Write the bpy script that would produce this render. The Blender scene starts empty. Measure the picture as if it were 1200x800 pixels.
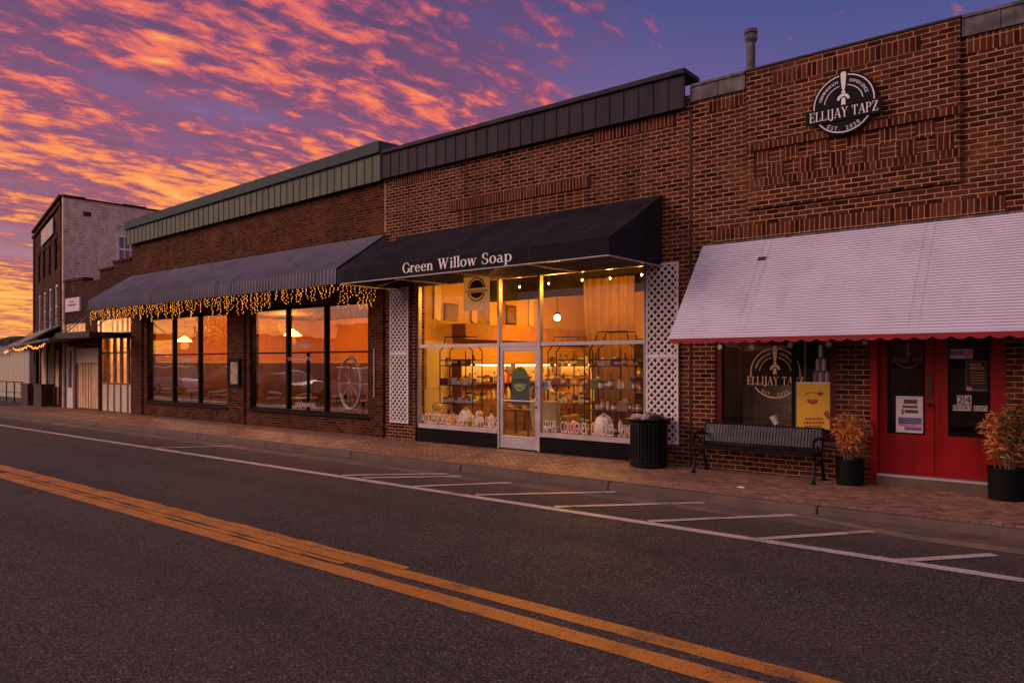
import bpy, bmesh, math, random
from mathutils import Vector, Matrix
random.seed(7)
R = math.radians
S = bpy.context.scene
COL = S.collection

# ------------------------------------------------------------------ camera geometry (level camera, facade row along x at y = 0)
F, HOR = 870.0, 426.0                      # focal length and horizon in pixels of a 1200 wide picture
PHI = math.atan2(1071.0, F); SP, CP = math.sin(PHI), math.cos(PHI)
CAM = (0.0, -12.0, 1.92)
def at(px, py, y=0.0):
    u = px - 600.0
    dx, dy = -F*CP + u*SP, F*SP + u*CP
    t = (y - CAM[1]) / dy
    return dx*t, CAM[2] - (py - HOR)*t
def X(px, y=0.0): return at(px, HOR, y)[0]
def Zp(px, py, y=0.0): return at(px, py, y)[1]
def ground(px, py, z=0.0):
    u = px - 600.0
    t = (CAM[2] - z) / (py - HOR)
    return (-F*CP + u*SP)*t, CAM[1] + (F*SP + u*CP)*t
SW = 0.13                                   # sidewalk height

# ------------------------------------------------------------------ node helpers
def new_mat(name):
    m = bpy.data.materials.new(name); m.use_nodes = True
    nt = m.node_tree; b = nt.nodes['Principled BSDF']
    return m, nt, b
def N(nt, t, **kw):
    n = nt.nodes.new(t)
    for k, v in kw.items():
        if hasattr(n, k): setattr(n, k, v)
    return n
def setin(n, **kw):
    for k, v in kw.items():
        n.inputs[k.replace('_', ' ')].default_value = v
def c4(c): return (c[0], c[1], c[2], 1.0)
def mixc(nt, fac, a, b, mode='MIX'):
    n = nt.nodes.new('ShaderNodeMix'); n.data_type = 'RGBA'; n.blend_type = mode
    for sock, val in ((n.inputs[0], fac), (n.inputs[6], a), (n.inputs[7], b)):
        if hasattr(val, 'is_linked'): nt.links.new(val, sock)
        elif isinstance(val, (int, float)): sock.default_value = val
        else: sock.default_value = c4(val)
    return n.outputs[2]
def math_(nt, op, a, b=None, c=None, clamp=False):
    n = nt.nodes.new('ShaderNodeMath'); n.operation = op; n.use_clamp = clamp
    for i, v in enumerate((a, b, c)):
        if v is None: continue
        if hasattr(v, 'is_linked'): nt.links.new(v, n.inputs[i])
        else: n.inputs[i].default_value = v
    return n.outputs[0]
def sstep(nt, v, lo, hi, a=0.0, b=1.0):
    n = nt.nodes.new('ShaderNodeMapRange'); n.interpolation_type = 'SMOOTHSTEP'
    nt.links.new(v, n.inputs[0])
    for i, q in zip((1, 2, 3, 4), (lo, hi, a, b)): n.inputs[i].default_value = q
    return n.outputs[0]
def noise(nt, vec, scale, detail=4, rough=0.55, dist=0.0):
    n = nt.nodes.new('ShaderNodeTexNoise')
    setin(n, Scale=scale, Detail=detail, Roughness=rough, Distortion=dist)
    if vec is not None: nt.links.new(vec, n.inputs['Vector'])
    return n.outputs['Fac']
def objco(nt, scale=None, rot=None, world=False):
    if world:
        o = N(nt, 'ShaderNodeNewGeometry').outputs['Position']
    else:
        o = N(nt, 'ShaderNodeTexCoord').outputs['Object']
    if scale or rot:
        m = N(nt, 'ShaderNodeMapping')
        nt.links.new(o, m.inputs['Vector'])
        if scale: m.inputs['Scale'].default_value = scale
        if rot: m.inputs['Rotation'].default_value = rot
        o = m.outputs[0]
    return o
def bump(nt, b, h, strength=0.3, dist=0.01):
    n = N(nt, 'ShaderNodeBump'); setin(n, Strength=strength, Distance=dist)
    nt.links.new(h, n.inputs['Height']); nt.links.new(n.outputs[0], b.inputs['Normal'])
def plain(name, col, rough=0.6, metal=0.0, var=0.25, vscale=3.0, grain=0.0, spec=0.5, stain=None, world=False):
    m, nt, b = new_mat(name)
    co = objco(nt, world=world)
    n1 = noise(nt, co, vscale, 6)
    f = sstep(nt, n1, 0.3, 0.7)
    dark = tuple(x*(1-var) for x in col); lite = tuple(min(1, x*(1+var)) for x in col)
    c = mixc(nt, f, dark, lite)
    if stain:
        s = sstep(nt, noise(nt, objco(nt, (vscale*3, vscale*3, vscale*0.25), world=world), 1.0, 5), 0.5, 0.75)
        c = mixc(nt, s, c, stain)
    nt.links.new(c, b.inputs['Base Color'])
    setin(b, Roughness=rough, Metallic=metal); b.inputs['Specular IOR Level'].default_value = spec
    r = math_(nt, 'MULTIPLY_ADD', n1, 0.3, rough-0.15, clamp=True); nt.links.new(r, b.inputs['Roughness'])
    if grain: bump(nt, b, noise(nt, co, 60, 3), grain, 0.004)
    return m
def emis(name, col, strength, sample=True):
    m, nt, b = new_mat(name)
    b.inputs['Base Color'].default_value = c4(col)
    b.inputs['Emission Color'].default_value = c4(col); b.inputs['Emission Strength'].default_value = strength
    if not sample: m.cycles.emission_sampling = 'NONE'
    return m
def brick_mat(name, c1, c2, mortar, bw=0.21, rh=0.0762, offset=0.5, swap=False, stainamt=0.5, ms=0.0062, white=None):
    m, nt, b = new_mat(name)
    co = objco(nt, world=True)
    sx = N(nt, 'ShaderNodeSeparateXYZ'); nt.links.new(co, sx.inputs[0])
    # slight waviness so that courses are not ruler straight
    w = noise(nt, co, 2.2, 2)
    wob = math_(nt, 'MULTIPLY_ADD', w, 0.012, -0.006)
    hx = math_(nt, 'ADD', math_(nt, 'ADD', sx.outputs[0], sx.outputs[1]), wob)
    hz = math_(nt, 'ADD', sx.outputs[2], wob)
    cb = N(nt, 'ShaderNodeCombineXYZ')
    nt.links.new(hz if swap else hx, cb.inputs[0]); nt.links.new(hx if swap else hz, cb.inputs[1])
    t = N(nt, 'ShaderNodeTexBrick', offset=offset, squash=1.0)
    t.offset = offset
    setin(t, Scale=1.0, Mortar_Size=ms, Mortar_Smooth=0.15, Bias=0.0, Brick_Width=bw, Row_Height=rh)
    t.inputs['Color1'].default_value = c4((0, 0, 0)); t.inputs['Color2'].default_value = c4((1, 1, 1)); t.inputs['Mortar'].default_value = c4((.5, .5, .5))
    nt.links.new(cb.outputs[0], t.inputs['Vector'])
    r = N(nt, 'ShaderNodeValToRGB'); cr = r.color_ramp
    cr.elements[0].position = 0.0; cr.elements[0].color = c4(tuple(x*0.35 for x in c1))
    cr.elements[1].position = 1.0; cr.elements[1].color = c4(c2)
    e = cr.elements.new(0.22); e.color = c4(c1)
    e = cr.elements.new(0.6); e.color = c4(tuple((p+q)/2 for p, q in zip(c1, c2)))
    e = cr.elements.new(0.88); e.color = c4((c2[0]*0.8, c2[1]*1.0, c2[2]*1.1))
    nt.links.new(t.outputs['Color'], r.inputs[0])
    g = noise(nt, co, 38, 4, 0.7)
    bc = mixc(nt, sstep(nt, g, 0.2, 0.8, 0.0, 0.6), r.outputs[0], tuple(x*0.5 for x in c1))
    mo = mixc(nt, sstep(nt, noise(nt, co, 7, 5), 0.35, 0.7), mortar, tuple(x*0.55 for x in mortar))
    c = mixc(nt, t.outputs['Fac'], bc, mo)
    big = noise(nt, objco(nt, (0.8, 0.8, 0.35), world=True), 1.0, 6, 0.6)
    c = mixc(nt, sstep(nt, big, 0.48, 0.72, 0.0, stainamt), c, (0.02, 0.014, 0.012))
    st_ = noise(nt, objco(nt, (3.2, 3.2, .22), world=True), 1.0, 5, .6)
    c = mixc(nt, sstep(nt, st_, .56, .74, 0, .45), c, (.016, .011, .009))
    pt = noise(nt, co, .9, 3)
    c = mixc(nt, sstep(nt, pt, .52, .70, 0, .35), c, (.20, .085, .045))
    if white:
        wv = noise(nt, objco(nt, (1, 1, 0.6), world=True), 3.0, 8, 0.75)
        c = mixc(nt, sstep(nt, wv, 0.32, 0.62, 0.25, 0.80), c, white)
    nt.links.new(c, b.inputs['Base Color'])
    setin(b, Roughness=0.85); b.inputs['Specular IOR Level'].default_value = 0.06
    inv = math_(nt, 'SUBTRACT', 1.0, t.outputs['Fac'])
    h = math_(nt, 'MULTIPLY_ADD', g, 0.25, inv)
    bump(nt, b, h, 0.55, 0.006)
    return m
def glass_mat(name, wav=0.0, wscale=1.5, tint=(1, 1, 1), gain=1.5):
    m = bpy.data.materials.new(name); m.use_nodes = True; nt = m.node_tree
    nt.nodes.remove(nt.nodes['Principled BSDF'])
    out = nt.nodes['Material Output']
    tr = N(nt, 'ShaderNodeBsdfTransparent'); tr.inputs[0].default_value = c4(tint)
    gl = N(nt, 'ShaderNodeBsdfGlossy'); gl.inputs['Roughness'].default_value = 0.0; gl.inputs[0].default_value = (1, 1, 1, 1)
    lw = N(nt, 'ShaderNodeLayerWeight'); lw.inputs['Blend'].default_value = .5
    fr = math_(nt, 'MULTIPLY_ADD', math_(nt, 'POWER', lw.outputs['Facing'], 5.0), .96, .04)
    mx = N(nt, 'ShaderNodeMixShader')
    if wav:
        bn = N(nt, 'ShaderNodeBump'); setin(bn, Strength=1.0, Distance=wav)
        nt.links.new(noise(nt, objco(nt, (1, 1, 0.8), world=True), wscale, 1.5, 0.4), bn.inputs['Height'])
        nt.links.new(bn.outputs[0], gl.inputs['Normal'])
    f = math_(nt, 'MULTIPLY', fr, gain, clamp=True)
    nt.links.new(f, mx.inputs[0]); nt.links.new(tr.outputs[0], mx.inputs[1]); nt.links.new(gl.outputs[0], mx.inputs[2])
    nt.links.new(mx.outputs[0], out.inputs[0])
    return m

# ------------------------------------------------------------------ mesh builder
class MB:
    def __init__(s): s.v, s.f, s.m, s.off = [], [], [], 0
    def add(s, vs, fs, mi=0):
        o = len(s.v); s.v += [tuple(p) for p in vs]
        for f in fs: s.f.append(tuple(i+o for i in f)); s.m.append(mi)
    def box(s, x0, x1, y0, y1, z0, z1, mi=0):
        if x0 > x1: x0, x1 = x1, x0
        if y0 > y1: y0, y1 = y1, y0
        if z0 > z1: z0, z1 = z1, z0
        s.add([(x0,y0,z0),(x1,y0,z0),(x1,y1,z0),(x0,y1,z0),(x0,y0,z1),(x1,y0,z1),(x1,y1,z1),(x0,y1,z1)],
              [(0,3,2,1),(4,5,6,7),(0,1,5,4),(1,2,6,5),(2,3,7,6),(3,0,4,7)], mi)
        return s
    def obox(s, c, sz, M, mi=0):
        hx, hy, hz = sz[0]/2, sz[1]/2, sz[2]/2; c = Vector(c)
        vs = [c + M @ Vector((a*hx, b*hy, d*hz)) for d in (-1,1) for a, b in ((-1,-1),(1,-1),(1,1),(-1,1))]
        s.add(vs, [(0,3,2,1),(4,5,6,7),(0,1,5,4),(1,2,6,5),(2,3,7,6),(3,0,4,7)], mi); return s
    def hexa(s, b, t, mi=0):
        s.add(list(b)+list(t), [(0,3,2,1),(4,5,6,7),(0,1,5,4),(1,2,6,5),(2,3,7,6),(3,0,4,7)], mi); return s
    def prism(s, poly, y0, y1, mi=0, fn=None):
        """poly of (x, z) extruded in y from y0 (towards the street) to y1; fn maps (x, y, z)"""
        a = sum(p[0]*q[1]-q[0]*p[1] for p, q in zip(poly, poly[1:]+poly[:1]))
        if a < 0: poly = poly[::-1]
        n = len(poly); fn = fn or (lambda x, y, z: (x, y, z))
        vs = [fn(p[0], y0, p[1]) for p in poly] + [fn(p[0], y1, p[1]) for p in poly]
        fs = [tuple(range(n)), tuple(range(2*n-1, n-1, -1))] + [(i, i+n, (i+1) % n + n, (i+1) % n) for i in range(n)]
        s.add(vs, fs, mi); return s
    def tube(s, pts, r, n=6, mi=0, cap=True):
        pts = [Vector(p) for p in pts]; rs = r if isinstance(r, (list, tuple)) else [r]*len(pts)
        vs = []; fs = []
        up = Vector((0, 0, 1))
        for i, p in enumerate(pts):
            d = (pts[min(i+1, len(pts)-1)] - pts[max(i-1, 0)]).normalized()
            a = d.cross(up)
            if a.length < 1e-3: a = d.cross(Vector((1, 0, 0)))
            a.normalize(); b = d.cross(a)
            for k in range(n):
                q = 2*math.pi*k/n
                vs.append(p + (a*math.cos(q) + b*math.sin(q))*rs[i])
        for i in range(len(pts)-1):
            for k in range(n):
                fs.append((i*n+k, i*n+(k+1) % n, (i+1)*n+(k+1) % n, (i+1)*n+k))
        if cap: fs += [tuple(range(n))[::-1], tuple((len(pts)-1)*n+k for k in range(n))]
        s.add(vs, fs, mi); return s
    def lathe(s, c, prof, n=24, mi=0, axis='z'):
        vs = []; fs = []
        for r, z in prof:
            for k in range(n):
                q = 2*math.pi*k/n; p = (r*math.cos(q), r*math.sin(q), z)
                if axis == 'y': p = (p[0], p[2], p[1])
                vs.append((c[0]+p[0], c[1]+p[1], c[2]+p[2]))
        for i in range(len(prof)-1):
            for k in range(n):
                q = (i*n+k, i*n+(k+1) % n, (i+1)*n+(k+1) % n, (i+1)*n+k)
                fs.append(q if axis != 'y' else q[::-1])
        if prof[0][0] > 1e-4: fs.append(tuple(range(n))[::-1])
        if prof[-1][0] > 1e-4: fs.append(tuple((len(prof)-1)*n+k for k in range(n)))
        s.add(vs, fs, mi); return s
    def octa(s, c, r, mi=0):
        x, y, z = c
        s.add([(x+r,y,z),(x-r,y,z),(x,y+r,z),(x,y-r,z),(x,y,z+r*1.4),(x,y,z-r*1.4)],
              [(0,2,4),(2,1,4),(1,3,4),(3,0,4),(2,0,5),(1,2,5),(3,1,5),(0,3,5)], mi); return s
    def blob(s, c, r, seed=0, n=10, m=7, amp=0.2, mi=0):
        rn = random.Random(seed); vs = []; fs = []
        ph = [rn.uniform(0, 6.28) for _ in range(6)]
        for i in range(m+1):
            th = math.pi*i/m
            for k in range(n):
                q = 2*math.pi*k/n
                w = 1 + amp*(math.sin(3*q+ph[0])*math.sin(2*th+ph[1]) + 0.6*math.sin(5*q+ph[2]+3*th))
                vs.append((c[0]+r[0]*w*math.sin(th)*math.cos(q), c[1]+r[1]*w*math.sin(th)*math.sin(q), c[2]+r[2]*w*math.cos(th)))
        for i in range(m):
            for k in range(n): fs.append((i*n+k, (i+1)*n+k, (i+1)*n+(k+1) % n, i*n+(k+1) % n))
        s.add(vs, fs, mi); return s
    def build(s, name, mat, parent=None, bevel=0, smooth=False, base=None, rot=0):
        """geometry is written in world coordinates; base (or the parent's location) becomes the origin"""
        o0 = base or (wloc(parent) if parent else (0, 0, 0))
        me = bpy.data.meshes.new(name)
        me.from_pydata([(p[0]-o0[0], p[1]-o0[1], p[2]-o0[2]) for p in s.v], [], s.f)
        mats = mat if isinstance(mat, (list, tuple)) else [mat]
        for q in mats: me.materials.append(q)
        me.polygons.foreach_set('material_index', s.m)
        if smooth: me.polygons.foreach_set('use_smooth', [True]*len(s.f))
        me.validate(); me.update()
        o = bpy.data.objects.new(name, me); COL.objects.link(o)
        if parent:
            o.parent = parent; pl = wloc(parent)
            o.location = (o0[0]-pl[0], o0[1]-pl[1], o0[2]-pl[2])
        else: o.location = o0
        if bevel:
            b = o.modifiers.new('Bevel', 'BEVEL'); b.width = bevel; b.segments = 2; b.limit_method = 'ANGLE'
        return o
def wloc(o):
    p = Vector((0, 0, 0))
    while o: p = p + Vector(o.location); o = o.parent
    return tuple(p)
def tag(o, label, cat, group=None, kind=None):
    if label: o['label'] = label
    if cat: o['category'] = cat
    if group: o['group'] = group
    if kind: o['kind'] = kind
    return o
def thing(name, label, cat, loc, group=None):
    o = bpy.data.objects.new(name, None); COL.objects.link(o); o.location = loc
    o.empty_display_size = 0.2
    return tag(o, label, cat, group)
def copy_tree(o, parent=None):
    c = o.copy(); COL.objects.link(c)
    if parent: c.parent = parent
    for ch in list(o.children): copy_tree(ch, c)
    return c
def wall_cells(mb, x0, x1, z0, z1, y0, y1, holes, mi=0):
    xs = sorted({x0, x1, *[h[0] for h in holes], *[h[1] for h in holes]})
    xs = [x for x in xs if x0 <= x <= x1]
    for a, b in zip(xs, xs[1:]):
        hs = sorted([(h[2], h[3]) for h in holes if h[0] <= a+1e-6 and h[1] >= b-1e-6])
        z = z0
        for lo, hi in hs:
            if lo > z+1e-6: mb.box(a, b, y0, y1, z, lo, mi)
            z = max(z, hi)
        if z < z1-1e-6: mb.box(a, b, y0, y1, z, z1, mi)
    return mb

# ------------------------------------------------------------------ lettering
ST, TH, SH, SE = 0.135, 0.05, 0.045, 0.075     # stem, thin, serif height, serif overhang
def g_stem(x, y0, y1, bot=True, top=True, w=ST):
    r = [[(x, y0), (x+w, y0), (x+w, y1), (x, y1)]]
    if bot: r.append([(x-SE, y0), (x+w+SE, y0), (x+w+SE, y0+SH), (x-SE, y0+SH)])
    if top: r.append([(x-SE, y1-SH), (x+w+SE, y1-SH), (x+w+SE, y1), (x-SE, y1)])
    return r
def g_bar(x0, x1, y, h=TH): return [[(x0, y), (x1, y), (x1, y+h), (x0, y+h)]]
def g_diag(x0, y0, x1, y1, w): return [[(x0, y0), (x0+w, y0), (x1+w, y1), (x1, y1)]]
def g_arc(cx, cy, rx, ry, a0, a1, wt=ST, wn=TH, n=16):
    o = [(cx+rx*math.cos(R(a0+(a1-a0)*i/n)), cy+ry*math.sin(R(a0+(a1-a0)*i/n))) for i in range(n+1)]
    q = [(cx+(rx-wt)*math.cos(R(a0+(a1-a0)*i/n)), cy+(ry-wn)*math.sin(R(a0+(a1-a0)*i/n))) for i in range(n+1)]
    return [[o[i], o[i+1], q[i+1], q[i]] for i in range(n)]
def g_serif(x0, x1, y): return [[(x0, y), (x1, y), (x1, y+SH), (x0, y+SH)]]
XH = 0.66
GL = {
 'G': (0.80, g_arc(.40,.5,.38,.52,48,318) + g_stem(.62,.06,.42,False,True) + g_stem(.64,.68,.92,False,False,.05)),
 'r': (0.50, g_stem(.08,0,XH) + g_arc(.34,.46,.15,.20,25,170,.08) + g_arc(.42,.57,.07,.07,0,360,.07,.07,8)),
 'e': (0.62, g_arc(.31,.33,.27,.35,0,325) + g_bar(.10,.57,.34)),
 'n': (0.74, g_stem(.08,0,XH) + g_arc(.35,.40,.22,.28,0,165,ST) + g_stem(.435,0,.42,True,False)),
 'W': (1.16, g_diag(.27,0,.06,1,.14)+g_diag(.27,0,.52,.98,.055)+g_diag(.66,0,.46,1,.14)+g_diag(.68,0,.95,1,.055)+g_serif(-.02,.30,.955)+g_serif(.40,.66,.955)+g_serif(.84,1.08,.955)),
 'i': (0.33, g_stem(.10,0,XH) + g_arc(.165,.88,.085,.085,0,360,.085,.085,10)),
 'l': (0.33, g_stem(.10,0,1.03)),
 'o': (0.66, g_arc(.32,.33,.29,.35,0,360,ST,TH,22)),
 'w': (0.94, g_diag(.21,0,.06,XH,.12)+g_diag(.22,0,.42,XH,.05)+g_diag(.53,0,.38,XH,.12)+g_diag(.55,0,.76,XH,.05)+g_serif(0,.25,XH-SH)+g_serif(.34,.52,XH-SH)+g_serif(.68,.88,XH-SH)),
 'S': (0.66, g_arc(.30,.745,.25,.275,45,270)+g_arc(.31,.255,.28,.275,90,-140)+g_stem(.50,.70,.96,False,False,.045)+g_stem(.03,.04,.32,False,False,.045)),
 'a': (0.64, g_arc(.27,.45,.20,.23,0,150,.11)+g_stem(.36,.04,.46,False,False,.12)+g_arc(.26,.19,.23,.21,60,330,.12)+g_bar(.38,.60,0)),
 'p': (0.72, g_stem(.08,-.30,XH) + g_arc(.35,.33,.29,.35,-165,165)),
 'E': (0.76, g_stem(.08,0,1)+g_bar(.1,.64,0)+g_bar(.1,.64,.95)+g_bar(.15,.48,.49)+g_stem(.60,0,.26,False,False,.05)+g_stem(.58,.76,1,False,False,.05)+g_stem(.46,.38,.64,False,False,.045)),
 'L': (0.70, g_stem(.08,0,1)+g_bar(.1,.62,0)+g_stem(.58,0,.28,False,False,.05)),
 'I': (0.40, g_stem(.12,0,1)),
 'J': (0.46, g_stem(.20,.02,1,False,True)+g_arc(.14,.02,.195,.22,-150,0,ST)+g_arc(.02,-.06,.07,.07,0,360,.07,.07,8)),
 'A': (0.86, g_diag(.07,0,.37,1,.055)+g_diag(.62,0,.36,1,.15)+g_bar(.18,.64,.32)+g_serif(-.02,.22,0)+g_serif(.53,.84,0)),
 'Y': (0.82, g_stem(.32,0,.46,True,False)+g_diag(.32,.44,.06,1,.15)+g_diag(.36,.44,.66,1,.055)+g_serif(-.02,.28,.955)+g_serif(.54,.80,.955)),
 'T': (0.78, g_stem(.31,0,1,True,False)+g_bar(.04,.72,.95)+g_stem(.04,.72,1,False,False,.045)+g_stem(.67,.72,1,False,False,.045)),
 'P': (0.72, g_stem(.08,0,1)+g_arc(.30,.74,.34,.26,-90,90)+g_bar(.12,.31,.95)+g_bar(.12,.31,.48)),
 'Z': (0.74, g_diag(.04,.03,.50,.97,.17)+g_bar(.04,.66,0)+g_bar(.06,.66,.95)+g_stem(.62,0,.26,False,False,.05)+g_stem(.06,.76,1,False,False,.05)),
 ' ': (0.40, []),
}
def serif_width(txt): return sum(GL[c][0] for c in txt)
def serif_text(mb, txt, h, fn, depth=0.004, mi=0, sx=1.0):
    """fn(x, z, d) -> world point: x along the text, z up, d towards the viewer"""
    x = 0.0; k = 0
    for c in txt:
        w, polys = GL[c]
        for p in polys:
            pts = [((q[0]+x)*h*sx, q[1]*h) for q in p]
            d = depth + (k % 12)*0.00025; k += 1
            a = sum(p1[0]*q1[1]-q1[0]*p1[1] for p1, q1 in zip(pts, pts[1:]+pts[:1]))
            if a < 0: pts = pts[::-1]
            n = len(pts)
            vs = [fn(q[0], q[1], d) for q in pts] + [fn(q[0], q[1], 0.0) for q in pts]
            mb.add(vs, [tuple(range(n)), tuple(range(2*n-1, n-1, -1))] + [(i, i+n, (i+1) % n+n, (i+1) % n) for i in range(n)], mi)
        x += w
    return x*h*sx
def sans_text(mb, txt, h, fn, width=None, mi=0, depth=0.003, align='LEFT'):
    """built-in font turned into flat solid letters; fn(x, z, d) -> world"""
    cu = bpy.data.curves.new('lettering', 'FONT'); cu.body = txt; cu.size = 1.0; cu.resolution_u = 3
    ob = bpy.data.objects.new('lettering', cu); COL.objects.link(ob)
    dg = bpy.context.evaluated_depsgraph_get(); dg.update()
    me = bpy.data.meshes.new_from_object(ob.evaluated_get(dg))
    vs = [v.co.copy() for v in me.vertices]; fs = [tuple(p.vertices) for p in me.polygons]
    bpy.data.objects.remove(ob); bpy.data.curves.remove(cu); bpy.data.meshes.remove(me)
    if not vs: return
    x0 = min(v.x for v in vs); x1 = max(v.x for v in vs)
    s = h/0.70; sx = s if width is None else width/(x1-x0)
    sh = -(x1-x0)*sx/2 if align == 'CENTER' else 0
    mb.add([fn((v.x-x0)*sx+sh, v.y*s, depth) for v in vs], fs, mi)
def facing(x, y, z):            # text on a plane facing the street (normal -y)
    return lambda a, b, d: (x+a, y-d, z+b)

# ------------------------------------------------------------------ materials
brick_mid  = brick_mat('brick_red',   (.062,.015,.008), (.175,.045,.022), (.58,.34,.215))
brick_rest = brick_mat('brick_brown', (.055,.014,.007), (.130,.036,.018), (.24,.125,.072), bw=0.205, rh=0.071, ms=0.0052)
brick_sold = brick_mat('brick_soldier', (.070,.016,.009), (.165,.042,.021), (.46,.255,.155), bw=0.40, rh=0.0762, offset=0.0, swap=True)
brick_stk  = brick_mat('brick_stack', (.066,.015,.008), (.155,.040,.020), (.46,.255,.155), bw=0.21, rh=0.0762, offset=0.0)
brick_old  = brick_mat('brick_old_front', (.05,.015,.010), (.10,.028,.017), (.14,.085,.06))
brick_wht  = brick_mat('brick_whitewashed', (.26,.15,.11), (.48,.32,.25), (.78,.64,.53), white=(.82,.66,.55), stainamt=.15, bw=.30, rh=.115, ms=.014)
brick_low  = brick_mat('brick_low_front', (.055,.015,.009), (.11,.030,.017), (.14,.085,.06), stainamt=.8)
m_blackfab = plain('black_canvas', (.016,.014,.021), .8, var=.35, vscale=1.2, grain=.15, spec=.12, stain=(.030,.026,.034))
m_greyawn  = plain('grey_ribbed_metal', (.155,.145,.185), .6, var=.14, vscale=.8, spec=.25, stain=(.09,.08,.10))
m_whiteawn = plain('white_awning_metal', (.66,.64,.75), .55, var=.05, vscale=1.0, spec=.2, stain=(.60,.57,.66))
m_redval   = plain('red_valance', (.28,.005,.015), .7, var=.15, grain=.1)
m_redpaint = plain('red_door_paint', (.28,.003,.004), .42, var=.12, vscale=2.0, grain=.05, spec=.25, stain=(.16,.002,.003))
m_green    = plain('green_metal_panel', (.040,.058,.032), .65, var=.2, vscale=1.5, stain=(.06,.08,.05))
m_flash    = plain('grey_green_flashing', (.070,.092,.098), .7, var=.15, spec=.06)
m_charcoal = plain('charcoal_metal_panel', (.034,.029,.041), .65, var=.25, vscale=1.5, spec=.12, stain=(.055,.05,.06))
m_lead     = plain('weathered_lead_flashing', (.12,.112,.12), .6, var=.5, vscale=4, spec=.2, stain=(.05,.045,.05))
m_alu      = plain('aluminium_frame', (.52,.47,.49), .35, var=.08, metal=.4)
m_blackmet = plain('black_painted_steel', (.008,.007,.008), .38, var=.3, spec=.18)
m_bench    = plain('bench_black_steel', (.008,.007,.009), .24, var=.2, spec=.9)
m_darkfrm  = plain('dark_window_frame', (.010,.007,.006), .6, var=.3, spec=.06)
m_bulk     = plain('black_bulkhead', (.008,.007,.008), .6, var=.3, spec=.06)
m_white    = plain('white_paint', (.74,.70,.70), .55, var=.08, vscale=5, stain=(.52,.46,.43))
m_cream    = plain('cream_paint', (.62,.52,.40), .55, var=.1, vscale=2)
m_letter   = plain('white_vinyl', (.82,.80,.80), .5, var=.03)
m_winlet   = plain('cream_window_vinyl', (.70,.62,.56), .6, var=.1)
m_roof     = plain('roof_membrane', (.06,.055,.055), .9, var=.3)
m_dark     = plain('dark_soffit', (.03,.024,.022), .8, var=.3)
m_signdk   = plain('dark_sign_face', (.012,.011,.018), .6, var=.15, spec=.08)
m_signband = plain('sign_band', (.010,.009,.013), .6, var=.15, spec=.08)
m_wood     = plain('reddish_wood', (.16,.055,.025), .6, var=.4, vscale=3, stain=(.07,.025,.013))
m_board    = plain('pale_boards', (.78,.50,.27), .6, var=.15, vscale=2, stain=(.3,.19,.11))
m_conc     = plain('concrete', (.115,.078,.060), .85, var=.25, vscale=2.5, grain=.3, stain=(.10,.07,.055), world=True)
m_gutter   = plain('gutter_concrete', (.135,.095,.076), .85, var=.3, vscale=2.0, grain=.3, stain=(.09,.065,.055), world=True)
m_brass    = plain('dark_bronze', (.09,.05,.03), .4, var=.3, metal=.7)
m_pot      = plain('black_plastic_pot', (.007,.007,.007), .6, var=.2, spec=.08)
m_soil     = plain('potting_soil', (.03,.018,.012), .95, var=.5, vscale=30)
g_clear = glass_mat('clear_shop_glass', gain=.75)
g_wavy  = glass_mat('wavy_restaurant_glass', wav=.007, wscale=1.0, gain=3.3)
g_dark  = glass_mat('clear_dark_glass', gain=.45)

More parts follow.
